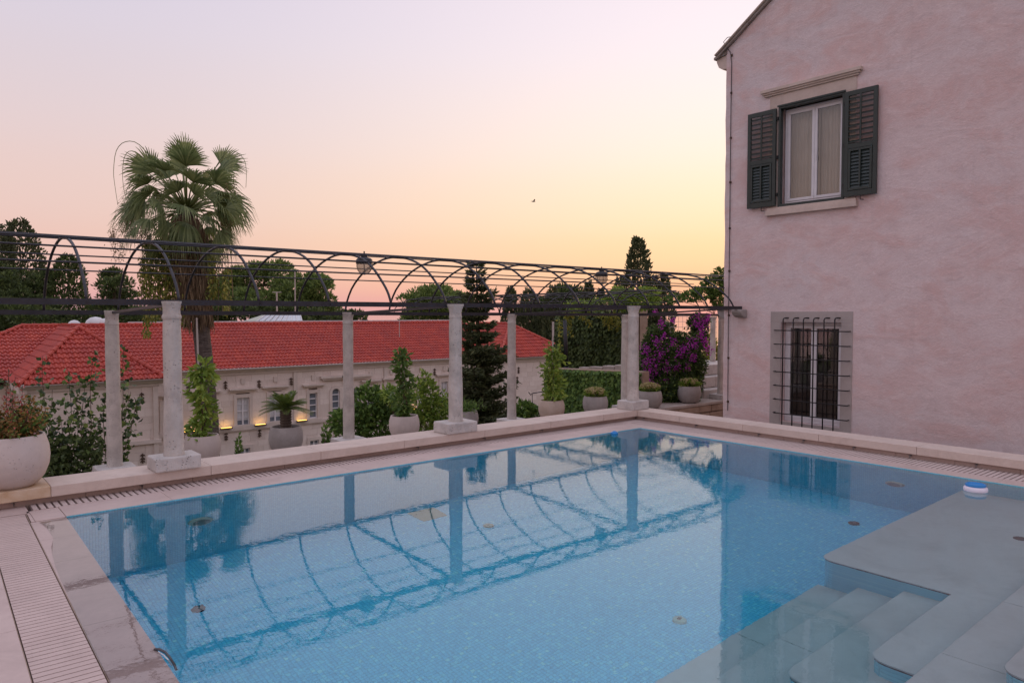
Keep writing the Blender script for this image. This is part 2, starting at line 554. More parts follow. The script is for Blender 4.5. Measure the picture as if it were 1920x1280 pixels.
class MB:
    def __init__(self):
        self.v, self.f, self.n = [], [], 0

    def add(self, V, F):
        V = [tuple(p) for p in V]
        self.f += [tuple(i + self.n for i in q) for q in F]
        self.v += V
        self.n += len(V)
        return self

    def box(self, x0, x1, y0, y1, z0, z1):
        return self.add([(x0, y0, z0), (x1, y0, z0), (x1, y1, z0), (x0, y1, z0), (x0, y0, z1), (x1, y0, z1), (x1, y1, z1), (x0, y1, z1)],
                        [(0, 3, 2, 1), (4, 5, 6, 7), (0, 1, 5, 4), (1, 2, 6, 5), (2, 3, 7, 6), (3, 0, 4, 7)])

    def hexa(self, b, t):
        return self.add(list(b) + list(t), [(0, 3, 2, 1), (4, 5, 6, 7), (0, 1, 5, 4), (1, 2, 6, 5), (2, 3, 7, 6), (3, 0, 4, 7)])

    def prism(self, poly, axis, a, b):
        """poly in the two other axes, extruded along axis from a to b"""
        n = len(poly)

        def mk(p, c):
            q = list(p)
            q.insert(axis, c)
            return tuple(q)
        return self.add([mk(p, a) for p in poly] + [mk(p, b) for p in poly],
                        [tuple(range(n))[::-1], tuple(range(n, 2 * n))] + [(i, (i + 1) % n, n + (i + 1) % n, n + i) for i in range(n)])

    def tube(self, path, r, seg=8, cap=True):
        P = [Vector(p) for p in path]
        n = len(P)
        rs = r if isinstance(r, (list, tuple)) else [r] * n
        T = []
        for i in range(n):
            t = P[min(i + 1, n - 1)] - P[max(i - 1, 0)]
            T.append(t.normalized() if t.length > 1e-9 else Vector((0, 0, 1)))
        up = Vector((0, 0, 1)) if abs(T[0].z) < .9 else Vector((1, 0, 0))
        a = (up - T[0] * up.dot(T[0])).normalized()
        V, F = [], []
        for i in range(n):
            a = (a - T[i] * a.dot(T[i])).normalized()
            b = T[i].cross(a)
            for k in range(seg):
                w = 2 * math.pi * k / seg
                V.append(P[i] + (a * math.cos(w) + b * math.sin(w)) * rs[i])
        for i in range(n - 1):
            for k in range(seg):
                F.append((i * seg + k, i * seg + (k + 1) % seg, (i + 1) * seg + (k + 1) % seg, (i + 1) * seg + k))
        if cap:
            F.append(tuple(range(seg))[::-1])
            F.append(tuple((n - 1) * seg + k for k in range(seg)))
        return self.add(V, F)

    def lathe(self, prof, c=(0, 0, 0), seg=32, close=True):
        V, F = [], []
        for r, z in prof:
            for k in range(seg):
                w = 2 * math.pi * k / seg
                V.append((c[0] + r * math.cos(w), c[1] + r * math.sin(w), c[2] + z))
        for i in range(len(prof) - 1):
            for k in range(seg):
                F.append((i * seg + k, i * seg + (k + 1) % seg, (i + 1) * seg + (k + 1) % seg, (i + 1) * seg + k))
        if close:
            F.append(tuple(range(seg))[::-1])
            F.append(tuple((len(prof) - 1) * seg + k for k in range(seg)))
        return self.add(V, F)

    def mesh(self, name, mat, smooth=False):
        me = bpy.data.meshes.new(name)
        me.from_pydata(self.v, [], self.f)
        me.materials.append(MATS[mat])
        if smooth:
            me.shade_smooth()
        me.update()
        return me

    def build(self, name, mat, parent=None, smooth=False, bevel=0., local=False):
        o = bpy.data.objects.new(name, self.mesh(name, mat, smooth))
        link(o, parent, local)
        if bevel:
            b = o.modifiers.new('bevel', 'BEVEL')
            b.width = bevel
            b.segments = 2
            b.limit_method = 'ANGLE'
            b.angle_limit = math.radians(40)
        return o


def box(name, mat, b, parent=None, bevel=0.):
    return MB().box(*b).build(name, mat, parent, bevel=bevel)


def inst(name, me, loc, parent, rz=0.):
    o = bpy.data.objects.new(name, me)
    o.location = loc
    o.rotation_euler = (0, 0, rz)
    return link(o, parent)


def autosmooth(o, deg=35):
    me = o.data
    me.shade_smooth()
    me.set_sharp_from_angle(angle=math.radians(deg))
    return o


# leaves ------------------------------------------------------------
def kites(P, D, L, W, U=None, fold=.25):
    """one pointed leaf at each P along D; two triangles with a fold"""
    P = np.asarray(P, float); D = np.asarray(D, float)
    n = len(P)
    D = D / np.maximum(np.linalg.norm(D, axis=1, keepdims=True), 1e-9)
    if U is None:
        U = rng.normal(size=(n, 3))
    S = np.cross(D, U)
    S /= np.maximum(np.linalg.norm(S, axis=1, keepdims=True), 1e-9)
    N = np.cross(S, D)
    L = np.broadcast_to(np.asarray(L, float), (n,))[:, None]
    W = np.broadcast_to(np.asarray(W, float), (n,))[:, None]
    a = P
    tip = P + D * L - N * L * fold * .4
    l = P + D * L * .45 + S * W * .5 + N * W * fold
    r = P + D * L * .45 - S * W * .5 + N * W * fold
    V = np.stack([a, r, tip, l], 1).reshape(-1, 3)
    i = np.arange(n)[:, None] * 4
    F = np.concatenate([i + np.array([[0, 1, 2]]), i + np.array([[0, 2, 3]])], 1).reshape(-1, 3)
    return V, F


def foliage(name, mat, P, D, L, W, parent, U=None, fold=.25):
    V, F = kites(P, D, L, W, U, fold)
    me = arrays_mesh(name, V, F)
    me.materials.append(MATS[mat])
    o = bpy.data.objects.new(name, me)
    return link(o, parent)


def rdir(n, up=0.):
    d = rng.normal(size=(n, 3))
    d /= np.linalg.norm(d, axis=1, keepdims=True)
    d[:, 2] += up
    return d


def noise3(P, s=1., seed=0):
    """cheap smooth pseudo-noise in [-1,1]"""
    q = np.random.default_rng(seed)
    out = np.zeros(len(P))
    for k in range(5):
        w = q.normal(size=3) * s * (1 + .7 * k)
        out += np.sin(P @ w + q.uniform(0, 6.28)) / (1 + .5 * k)
    return out / 2.2


# ================================================================== SETTING
# ground: terrace hollow near the pool, slope down past the villa to the sea
gx = np.concatenate([np.linspace(-140, -12, 14), np.linspace(-8, 60, 35), np.linspace(70, 420, 16)])
gy = np.concatenate([np.linspace(-60, -8, 8), np.linspace(-4, 60, 33), np.linspace(68, 420, 18)])


def ground_z(x, y):
    d = max(y - 12.6, (x - 24) * .8, 0)
    z = -2.75 - min(d, 12) * .38 - max(min(d, 60) - 12, 0) * .02 - max(d - 60, 0) * .075
    return z


GV = [(x, y, ground_z(x, y) + .25 * math.sin(x * .31) * math.cos(y * .23) * (1 if y > 13 else 0)) for y in gy for x in gx]
GF = [(j * len(gx) + i, j * len(gx) + i + 1, (j + 1) * len(gx) + i + 1, (j + 1) * len(gx) + i) for j in range(len(gy) - 1) for i in range(len(gx) - 1)]
g = MB().add(GV, GF).build('ground', 'ground_earth', smooth=True)
tag(g, kind='structure')
s = MB().add([(-9000, -3000, -24), (12000, -3000, -24), (12000, 12000, -24), (-9000, 12000, -24)], [(0, 1, 2, 3)]).build('sea', 'sea')
tag(s, kind='structure')

# ------------------------------------------------------------------ pool basin
PXR, PYF, ZF = 9.14, 7.65, -1.96


def left_edge(y): return 1.045 + .0255 * (y - 3.83)


YN = .95
basin = thing('pool_basin', 'sunken swimming pool lined with small blue mosaic tiles', 'pool', (5, 4.5, ZF))
tag(basin, kind='structure')
MB().add([(left_edge(YN), YN, ZF), (PXR, YN, ZF), (PXR, PYF, ZF), (left_edge(PYF), PYF, ZF)], [(0, 1, 2, 3)]).build('basin_floor', 'mosaic_floor', basin)
MB().add([(left_edge(PYF), PYF, ZF), (PXR, PYF, ZF), (PXR, PYF, .010), (left_edge(PYF), PYF, .010)], [(0, 1, 2, 3)]).build('basin_wall', 'mosaic_wall_x', basin)
MB().add([(PXR, YN, ZF), (PXR, PYF, ZF), (PXR, PYF, .010), (PXR, YN, .010)], [(0, 1, 2, 3)]).build('basin_wall', 'mosaic_wall_y', basin)
MB().add([(left_edge(YN), YN, ZF), (left_edge(PYF), PYF, ZF), (left_edge(PYF), PYF, 0), (left_edge(YN), YN, 0)], [(0, 1, 2, 3)]).build('basin_wall', 'mosaic_wall_y', basin)
MB().add([(left_edge(YN), YN, ZF), (PXR, YN, ZF), (PXR, YN, .0), (left_edge(YN), YN, .0)], [(0, 1, 2, 3)]).build('basin_wall', 'mosaic_wall_x', basin)


def rounded(x0, x1, y0, y1, r, corners):
    """outline counter-clockwise, rounding only the named corners"""
    out = []
    for key, cx, cy, a0 in (('00', x0, y0, math.pi), ('10', x1, y0, 1.5 * math.pi), ('11', x1, y1, 0), ('01', x0, y1, .5 * math.pi)):
        if key in corners:
            ox = cx + (r if key[0] == '0' else -r)
            oy = cy + (r if key[1] == '0' else -r)
            for k in range(7):
                a = a0 + k / 6 * math.pi / 2
                out.append((ox + r * math.cos(a), oy + r * math.sin(a)))
        else:
            out.append((cx, cy))
    return out


# submerged stair flight and shelf: tread slab in stone, riser body in mosaic
bodies = [(-1.22, left_edge(2) + .01, 5.885, YN, 2.985, ()), (-1.03, left_edge(2) + .01, 5.884, YN, 2.655, ()), (-.82, 4.10, 5.883, YN, 2.305, ('01',)),
          (-.61, 4.50, 5.882, YN, 1.975, ('01',)), (-.61, 5.882, PXR, YN, 2.985, ('01',)),
          (-.42, 3.6, PXR, YN, 1.63, ()), (-.22, 4.54, PXR, YN, 1.285, ('01',))]
for z, x0, x1, y0, y1, cs in bodies:
    st = MB().prism(rounded(x0, x1, y0, y1 - .012, .11, cs), 2, ZF + .002, z - .0362).build('stair_riser', 'mosaic_wall_x', basin)
    MB().prism(rounded(x0 - .004, x1, y0, y1 - .006, .115, cs), 2, z - .036, z - .0252).build('nosing_strip', 'fitting_dark', basin)
    nx = max(1, round((x1 - x0) / 1.22))
    if cs and nx <= 3 or x1 - x0 < 1.6:
        MB().prism(rounded(x0 - .006, x1, y0, y1, .12, cs), 2, z - .0249, z).build('stair_tread', 'submerged_stone', basin, bevel=.008)
    else:
        ed = np.linspace(x0, x1, nx + 1)
        for a, b in zip(ed[:-1], ed[1:]):
            first = a == ed[0]
            MB().prism(rounded(a + (-.006 if first else .0015), b - .0015, y0, y1, .12, cs if first else ()), 2, z - .0249, z).build('stair_tread', 'submerged_stone', basin, bevel=.005)
# shelf joints: two slabs across the shelf are already split; fittings
def disc(name, mat, c, r, h, axis=2, seg=24, parent=None, holes=0):
    mb = MB()
    prof = [(r * .98, 0), (r, h * .6), (r * .9, h), (r * .5, h * 1.15)]
    mb.lathe(prof, (0, 0, 0), seg)
    o = mb.build(name, mat, None, smooth=False)
    M = Matrix.Translation(c)
    if axis == 1:
        M = M @ Matrix.Rotation(math.radians(90), 4, 'X')
    if axis == 0:
        M = M @ Matrix.Rotation(math.radians(-90), 4, 'Y')
    o.data.transform(M)
    col.objects.unlink(o)
    link(o, parent)
    return o


for c, mt, r in (((8.30, 3.80, ZF), 'fitting_dark', .062), ((5.08, 3.80, ZF), 'fitting_white', .062), ((5.17, 6.56, ZF), 'planter_tan', .06), ((1.956, 6.571, ZF), 'fitting_dark', .058)):
    d = disc('floor_fitting', mt, c, r, .03, 2, parent=basin)
    disc('fitting_hub', 'fitting_dark' if mt == 'fitting_white' else 'chrome', (c[0], c[1], c[2] + .033), r * .28, .008, 2, 12, d)
disc('floor_fitting', 'fitting_dark', (7.66, 2.02, -.61), .06, .02, 2, parent=basin)
d = disc('pool_light', 'fitting_white', (2.31, PYF, -.90), .12, .045, 1, parent=basin)
disc('light_lens', 'planter_grey', (2.31, PYF - .047, -.90), .085, .012, 1, 24, d)
d = disc('pool_light', 'fitting_white', (PXR, 3.70, -.86), .11, .045, 0, parent=basin)
disc('light_lens', 'planter_grey', (PXR - .047, 3.70, -.86), .08, .012, 0, 24, d)
MB().hexa([(4.668, 7.15, ZF), (5.0, 7.145, ZF), (5.029, 7.489, ZF), (4.668, 7.504, ZF)],
          [(4.668, 7.15, ZF + .02), (5.0, 7.145, ZF + .02), (5.029, 7.489, ZF + .02), (4.668, 7.504, ZF + .02)]).build('drain_hatch', 'planter_tan', basin, bevel=.006)

# water body (overflows the left rim)
film = [(.93, 7.62), (.955, 7.35), (.95, 7.0), (.90, 6.75), (.872, 6.5), (.85, 6.2), (.835, 5.9), (.82, 5.5), (.80, 5.0), (.785, 4.5), (.775, 4.0), (.76, 3.0), (.74, 2.0), (.72, YN + .1), (.72, YN - .05)]
poly = [(PXR + .02, YN - .05), (PXR + .02, PYF + .02), (left_edge(PYF) + .0, PYF + .02), (left_edge(7.62) - .02, 7.635)] + film
w = MB().prism(poly, 2, ZF - .3, .0022).build('water', 'water')
tag(w, kind='structure')

# ------------------------------------------------------------------ deck
deck = thing('pool_deck', 'pale pinkish stone paving round the pool', 'paving', (0, 4, -.1))
tag(deck, kind='structure')
# rim slabs: the far side (y = 7.65 to 8.085), the right side (x = 9.14 to 9.40), the left side under the water film
GY0, GY1, GX0, GX1 = 8.085, 8.36, 9.405, 9.845
JG = .003


def slab(x0, x1, y0, y1, z=0.012, h=.06, mat='deck_stone', name='paving_slab', parent=None):
    return MB().box(x0 + JG / 2, x1 - JG / 2, y0 + JG / 2, y1 - JG / 2, z - h, z).build(name, mat, parent or deck)


ed = [1.14, 2.05, 3.05, 4.05, 5.05, 6.05, 7.05, 8.05, PXR]
for a, b in zip(ed[:-1], ed[1:]):
    slab(a, b, PYF, GY0)
slab(PXR, GX0, PYF, GY0)
slab(.905, 1.14, 7.655, GY0, .006)
ed = [7.65, 6.65, 5.65, 4.65, 3.65, 2.65, 1.65, .4]
for b, a in zip(ed[:-1], ed[1:]):
    slab(PXR, GX0, a, b)
# left rim (wet): slanted slabs
def grate_in(y): return .774 + .0245 * (y - 4.05)


def grate_out(y): return grate_in(y) - .30


ed = [7.655, 7.0, 6.3, 5.6, 4.9, 4.2, 3.5, 2.8, 2.1, 1.4, .4]
for b, a in zip(ed[:-1], ed[1:]):
    q = [(grate_in(a) + .006, a + JG / 2), (left_edge(a), a + JG / 2), (left_edge(b), b - JG / 2), (grate_in(b) + .006, b - JG / 2)]
    MB().prism(q, 2, -.06, 0.0).build('rim_slab', 'deck_stone', deck)
MB().prism([(grate_in(7.655) + .012, 7.658), (.902, 7.658), (.902, 8.08), (grate_in(8.08) + .012, 8.08)], 2, -.06, .006).build('paving_slab', 'deck_stone', deck)
# paving left of the grating, and beyond its end towards the wall
ys = [8.36, 7.55, 6.75, 5.9, 5.08, 4.25, 3.4, 2.6, 1.8, .9, 0, -1, -2]
for b, a in zip(ys[:-1], ys[1:]):
    xs = [grate_out, lambda y: grate_out(y) - .9, lambda y: grate_out(y) - 1.8, lambda y: grate_out(y) - 2.7]
    for k in range(3):
        e1, e0 = xs[k], xs[k + 1]
        off = -.006 if k == 0 else -JG / 2
        y1 = min(b, 8.02) if k == 0 and b > 8.03 else b
        MB().prism([(e0(a) + JG / 2, a + JG / 2), (e1(a) + off, a + JG / 2), (e1(b) + off, y1 - JG / 2), (e0(b) + JG / 2, y1 - JG / 2)], 2, -.06, .006).build('paving_slab', 'deck_stone', deck)
MB().prism([(-.33, 8.022), (.90, 8.022), (.90, 8.084), (-.33, 8.084)], 2, -.06, .006).build('paving_slab', 'deck_stone', deck)
slab(-.33, .905, GY0, GY1, .006)
for a, b in ((.41, 2.9), (2.9, 5.4), (5.4, 9.8)):
    slab(a, b, -2, .4, .012)
    slab(a, b, .4, YN, .012)
box('deck_bed', 'mortar', (-3, .7, -3, 8.5, -.4, -.12), deck)
# channel beds under the slots
box('channel_bed', 'pole_black', (.7, 9.86, GY0 - .02, GY1 + .03, -.16, -.10), deck)
box('channel_bed', 'pole_black', (GX0 - .02, GX1 + .03, 0, GY0 - .021, -.16, -.10), deck)
MB().prism([(grate_out(0) - .02, 0), (grate_in(0) + .02, 0), (grate_in(8.05) + .02, 8.05), (grate_out(8.05) - .02, 8.05)], 2, -.118, -.10).build('channel_bed', 'fitting_dark', deck)

# gratings: every bar is a piece
gr = thing('drain_grating', 'slotted stone overflow grating along the foot of the column wall', 'grating', (5.2, 8.2, 0), 'slotted stone drain gratings')
bar = MB().box(-.0205, .0205, GY0 + .002, GY1, -.05, .012).mesh('slat', 'grate_stone')
x = .965
while x < GX0 - .02:
    inst('slat', bar, (x - 0, 0, 0), gr)
    x += .0605
gr2 = thing('drain_grating', 'slotted stone overflow grating along the house side of the pool', 'grating', (9.6, 4, 0), 'slotted stone drain gratings')
bar = MB().box(GX0 + .002, GX1, -.0195, .0195, -.05, .012).mesh('slat', 'grate_stone')
y = GY0 - .05
while y > .5:
    inst('slat', bar, (0, y, 0), gr2)
    y -= .0575
MB().add([(GX0 + .002, GY0 + .002, .012), (GX1, GY0 + .002, .012), (GX1, GY1, .012), (GX0 + .002, GY1, .012), (GX0 + .002, GY0 + .002, -.05), (GX1, GY0 + .002, -.05), (GX1, GY1, -.05), (GX0 + .002, GY1, -.05)],
         [(0, 1, 2, 3), (4, 7, 6, 5), (0, 4, 5, 1), (3, 2, 6, 7), (0, 3, 7, 4), (1, 5, 6, 2)]).build('corner_slab', 'grate_stone', gr2)
gr3 = thing('drain_grating', 'long grating of narrow stone bars beside the overflowing pool rim', 'grating', (.65, 5, 0), 'slotted stone drain gratings')
sk = -.0245
bar = MB().hexa([(0, -.022, -.04), (.288, -.022, -.04), (.288, .022, -.04), (0, .022, -.04)], [(0, -.0235, .004), (.288, -.0235, .004), (.288, .0235, .004), (0, .0235, .004)]).mesh('slat', 'deck_stone')
y = 7.98
while y > .6:
    inst('slat', bar, (grate_out(y) + .005, y, 0), gr3, -.018)
    y -= .0555
for fn, nm in ((grate_in, 'grating_frame'), (grate_out, 'grating_frame')):
    o_ = .001 if fn is grate_in else -.004
    MB().prism([(fn(.5) + o_ - .001, .5), (fn(.5) + o_ + .003, .5), (fn(8.01) + o_ + .003, 8.01), (fn(8.01) + o_ - .001, 8.01)], 2, -.05, .002).build(nm, 'rubble_stone', gr3)

# ------------------------------------------------------------------ low parapet walls with coping
CT, CH = .178, .105          # coping top, coping thickness
CF, CB = 8.265, 8.755        # coping front and back along the far side
CX0, CX1 = 9.795, 10.205     # coping front and back along the house side
pw = thing('parapet_wall', 'low stone parapet with pale coping carrying the front columns', 'wall', (4, 8.5, 0))
tag(pw, kind='thing')
ed = [-2.6, -1.3, -.15, 1.11, 2.62, 3.92, 5.1, 6.45, 7.75, 8.95, 9.80]
for i, (a, b) in enumerate(zip(ed[:-1], ed[1:])):
    MB().box(a + .0015, b - .0015, CF, CB, CT - CH, CT).build('coping_stone', 'coping_stained' if i in (1, 2) else 'coping_stone', pw, bevel=.006)
box('coping_stone', 'coping_stone', (9.8015, 10.205, 8.2665, CB, CT - CH, CT), pw, .006)
ed = [-2.6, -1.4, -.45, .55, 1.42, 2.45, 3.5, 4.5, 5.55, 6.6, 7.6, 8.6, 9.35, 9.85]
for a, b in zip(ed[:-1], ed[1:]):
    MB().box(a + .0025, b - .0025, 8.362, 8.70, -.05, CT - CH - .0005).build('face_tile', 'wall_tile', pw)
box('wall_core', 'grey_stone', (-2.6, 10.18, 8.375, 8.73, -2.9, CT - CH - .001), pw)
pw2 = thing('parapet_wall', 'low stone parapet with pale coping in front of the pink house', 'wall', (10, 4, 0))
tag(pw2, kind='thing')
ed = [8.264, 7.37, 6.2, 5.0, 3.72, 2.45, 1.2, 0, -2]
for b, a in zip(ed[:-1], ed[1:]):
    MB().box(CX0, CX1, a + .0015, b - .0015, CT - CH, CT).build('coping_stone', 'coping_stone', pw2, bevel=.006)
ed = [8.30, 7.86, 7.05, 6.3, 5.55, 4.78, 3.99, 3.3, 2.62, 1.9, 1.2, .4, -.5, -2]
for b, a in zip(ed[:-1], ed[1:]):
    MB().box(9.852, 10.16, a + .0025, b - .0025, -.05, CT - CH - .0005).build('face_tile', 'wall_tile', pw2)
box('wall_core', 'grey_stone', (9.865, 10.18, -2, 8.36, -2.9, CT - CH - .001), pw2)


def hook(c, ax, parent):
    mb = MB()
    n = Vector((0, -1, 0)) if ax == 'y' else Vector((-1, 0, 0))
    t = Vector((1, 0, 0)) if ax == 'y' else Vector((0, 1, 0))
    c = Vector(c)
    mb.tube([c, c + n * .03, c + n * .038 - Vector((0, 0, .012)), c + n * .034 - Vector((0, 0, .034))], [.007, .007, .008, .005], 6)
    mb.tube([c + n * .022 - t * .020, c + n * .022 + t * .020], .006, 6)
    mb.tube([c + n * .0, c + n * .006], .014, 8)
    mb.build('hook', 'chrome', parent)


for px_, py_ in ((25, 943), (265, 909), (782, 838), (907, 817), (1015, 802)):
    p = at_y(px_, py_, 8.36)
    hook((p[0], 8.362, .052), 'y', pw)
for px_, py_ in ((1208, 782), (1306, 797), (1424, 815), (1508, 828), (1602, 840), (1708, 856), (1832, 873)):
    p = at_x(px_, py_, 9.85)
    hook((9.852, p[1], .052), 'x', pw2)

# small rim fitting at the left edge of the pool
rf = thing('hose_loop', 'small dark curved pipe hanging over the left pool edge', 'pipe', (1.08, 4.2, 0))
MB().tube([(1.045, 4.30, .004), (1.06, 4.27, .012), (1.078, 4.21, .010), (1.083, 4.14, .002), (1.087, 4.08, -.03), (1.09, 4.05, -.08)], .007, 8).build('pipe', 'fitting_dark', rf, smooth=True)
MB().tube([(1.052, 4.25, .006), (1.064, 4.19, .006), (1.069, 4.13, .002), (1.074, 4.07, -.03)], .003, 8).build('trim', 'window_white', rf, smooth=True)

# ------------------------------------------------------------------ path and rear wall under the pergola


def rear_y(x): return 11.2 + (x + 2) * .7 / 16


def rear_z(x): return -.40 - .0095 * x


p = MB().add([(-4, 8.74, -1.35), (13.6, 8.74, -1.35), (24, 8.9, -1.35), (24, 13, -1.35), (-4, 12, -1.35)], [(0, 1, 2, 3, 4)]).build('path', 'asphalt_path')
tag(p, kind='structure')
rw = thing('rear_wall', 'long low garden wall carrying the rear columns and planters', 'wall', (8, 11.6, -1.4))
tag(rw, kind='thing')
ed = [-4, -1.6, .6, 2.9, 5.2, 7.4, 9.2, 11.3, 13.2, 14.9, 16.4, 18.0, 20.5, 24]
for a, b in zip(ed[:-1], ed[1:]):
    q = []
    for xx in (a + .004, b - .004):
        q.append((xx, rear_y(xx) - .30)); q.append((xx, rear_y(xx) + .52))
    bt = [(q[0][0], q[0][1]), (q[2][0], q[2][1]), (q[3][0], q[3][1]), (q[1][0], q[1][1])]
    MB().hexa([(x_, y_, rear_z(x_) - .075) for x_, y_ in bt], [(x_, y_, rear_z(x_)) for x_, y_ in bt]).build('capping_slab', 'slab_stone', rw, bevel=.012)
# rubble face, one stone each
k = 0
for r_ in range(4):
    x = -3.5 + random.random() * .4
    while x < 22:
        L_ = random.uniform(.28, .62)
        z1 = rear_z(x) - .085 - r_ * .205
        yy = rear_y(x) - .262 + random.uniform(-.02, .015)
        if r_ < 3 and x > 11:
            o = MB().box(x, x + L_ - .02, yy, yy + .2, z1 - .185, z1).build('stone', 'rubble_stone', rw, bevel=.025)
        x += L_
for x0 in np.arange(-4, 24, 2.0):
    MB().hexa([(x0, rear_y(x0) - .2, -6), (x0 + 2, rear_y(x0 + 2) - .2, -6), (x0 + 2, rear_y(x0 + 2) + .45, -6), (x0, rear_y(x0) + .45, -6)],
              [(x0, rear_y(x0) - .2, rear_z(x0) - .09), (x0 + 2, rear_y(x0 + 2) - .2, rear_z(x0 + 2) - .09), (x0 + 2, rear_y(x0 + 2) + .45, rear_z(x0 + 2) - .09), (x0, rear_y(x0) + .45, rear_z(x0) - .09)]).build('wall_core', 'rubble_stone', rw)

# ------------------------------------------------------------------ columns
def column(label, x, y, zb, ztop, r0, r1, pl, cap='plain', group=None, band=None):
    t = thing('stone_column', label, 'column', (x, y, zb), group)
    tag(t, kind='thing')
    w_, d_, h_ = pl
    if h_ > 0:
        q = random.Random(int(x * 100 + y * 10))
        mb = MB()
        j = lambda: q.uniform(-.008, .008)
        cs = [(-w_ / 2, -d_ / 2), (w_ / 2, -d_ / 2), (w_ / 2, d_ / 2), (-w_ / 2, d_ / 2)]
        mb.hexa([(x + a + j(), y + b + j(), zb) for a, b in cs], [(x + a * .985 + j(), y + b * .985 + j(), zb + h_ + j() * .6) for a, b in cs])
        mb.build('plinth', 'plinth_stone', t, bevel=.014)
    z0 = zb + h_
    H = ztop - z0
    zc_ = ztop - .20
    prof = [(r0 * 1.07, 0), (r0 * 1.07, .018), (r0, .032)]
    for k in range(1, 12):
        u = k / 12
        prof.append((r0 + (r1 - r0) * u + .0035 * math.sin(u * 9 + x * 3), .032 + (zc_ - z0 - .032) * u))
    mb = MB().lathe([(a, b) for a, b in prof] + [(r1, zc_ - z0)], (x, y, z0), 28)
    autosmooth(mb.build('shaft', 'column_stone', t), 40)
    mb = MB()
    if cap == 'ring':
        pr = [(r1, 0), (r1 * 1.02, .002), (r1 * 1.10, .015), (r1 * 1.12, .032), (r1 * 1.06, .05), (r1 * .99, .06), (r1 * 1.0, .11), (r1 * 1.10, .16), (r1 * 1.14, .185), (r1 * 1.13, .20)]
    else:
        pr = [(r1, 0), (r1 * 1.05, .003), (r1 * 1.06, .028), (r1 * 1.0, .036), (r1 * .98, .08), (r1 * 1.03, .12), (r1 * 1.16, .165), (r1 * 1.22, .185), (r1 * 1.20, .20)]
    mb.lathe([(a, b) for a, b in pr], (x, y, zc_), 24)
    o = mb.build('capital', 'column_stone', t)
    # square the capital towards its top
    for v in o.data.vertices:
        u = max(0, (v.co.z - zc_ - .08) / .12)
        dx, dy = v.co.x - x, v.co.y - y
        rr = math.hypot(dx, dy)
        if rr > 1e-6 and u > 0:
            sq = rr / max(abs(dx), abs(dy)) * .86
            f_ = 1 + (sq - 1) * min(1, u) * .75
            v.co.x = x + dx * f_; v.co.y = y + dy * f_
    autosmooth(o, 45)
    return t


BZ = 1.972                   # axis of the front beam
FY = 8.47
column('weathered round column on a rough square block on the parapet, nearest the palm trunk', 2.275, 8.40, CT, 1.985, .100, .088, (.47, .35, .145), 'ring', 'front pergola columns')
column('round column on a pitted square block at the middle of the parapet', 6.045, 8.42, CT, 1.985, .101, .087, (.52, .37, .15), 'plain', 'front pergola columns')
column('round column on a square block at the corner of the two parapets', 9.90, 8.45, CT, 1.985, .103, .092, (.42, .38, .15), 'plain', 'front pergola columns')
rl = ['slender rear column standing before the leafy shrub and the hip of the red roof', 'slender rear column between the sago palm planter and the white planter',
      'slender rear column beside the dark spruce', 'slender rear column half hidden behind the corner column', 'rear column beside the pink house wall behind the bougainvillea']
for i, (x, zt) in enumerate(((2.30, 1.895), (6.0, 1.875), (9.86, 1.845), (13.62, 1.83), (17.95, 1.82))):
    column(rl[i], x, rear_y(x), rear_z(x), zt, .098, .086, (.50, .42, .14), 'plain', 'rear pergola columns')
column('farthest slim column behind the last rear column by the house', 20.2, 13.9, -.45, 1.75, .095, .086, (.5, .45, .45), 'plain', 'rear pergola columns')

# ------------------------------------------------------------------ pergola
pg = thing('pergola', 'dark steel barrel-vault pergola of arches and rods above the columns', 'pergola', (6, 10, -1.3))


def bar_between(a, b, w, h, name, parent, mat='dark_steel'):
    a, b = Vector(a), Vector(b)
    d = (b - a).normalized()
    s_ = Vector((0, 0, 1)).cross(d).normalized() * (w / 2)
    u_ = d.cross(s_.normalized()).normalized() * (h / 2)
    return MB().hexa([a - s_ - u_, a + s_ - u_, a + s_ + u_, a - s_ + u_], [b - s_ - u_, b + s_ - u_, b + s_ + u_, b - s_ + u_]).build(name, mat, parent)


bar_between((-3, FY + .075, BZ), (13.40, FY + .075, BZ), .055, .062, 'beam', pg)
RB = 1.852


def rear_beam_z(x): return 1.872 - .0032 * x


bar_between((-3, rear_y(-3) + .055, rear_beam_z(-3)), (18.2, rear_y(18.2) + .055, rear_beam_z(18.2)), .055, .062, 'beam', pg)
AR = [(0, 0), (.06, .12), (.14, .22), (.25, .325), (.37, .43), (.52, .535), (.72, .63), (.97, .70), (1.25, .735), (1.50, .735), (1.78, .69), (2.08, .60), (2.36, .46), (2.60, .28), (2.76, .06), (2.82, -.11)]


def arch_pts(x):
    W = rear_y(x) + .06 - (FY + .09)
    zr = rear_beam_z(x) - BZ
    out = []
    for a, b in AR:
        f_ = a / 2.82
        out.append((x, FY + .09 + W * f_, BZ + .02 + (b if a < 2.8 else zr)))
    return out


xs_arch = [-.29 + .896 * k for k in range(15)]
xs_arch = [-1.18] + xs_arch + [13.15]
for x in xs_arch:
    pts = arch_pts(x)
    # smooth the polyline
    sm = []
    for i in range(len(pts) - 1):
        p0 = Vector(pts[max(i - 1, 0)]); p1 = Vector(pts[i]); p2 = Vector(pts[i + 1]); p3 = Vector(pts[min(i + 2, len(pts) - 1)])
        for t_ in (0, .5):
            sm.append(.5 * ((2 * p1) + (p2 - p0) * t_ + (2 * p0 - 5 * p1 + 4 * p2 - p3) * t_ ** 2 + (3 * p1 - p0 - 3 * p2 + p3) * t_ ** 3))
    sm.append(Vector(pts[-1]))
    MB().tube(sm, .0165, 8).build('arch', 'dark_steel', pg, smooth=True)
    MB().tube([(x, FY + .045, BZ), (x, FY + .036, BZ)], .011, 6).build('bolt', 'dark_steel', pg)


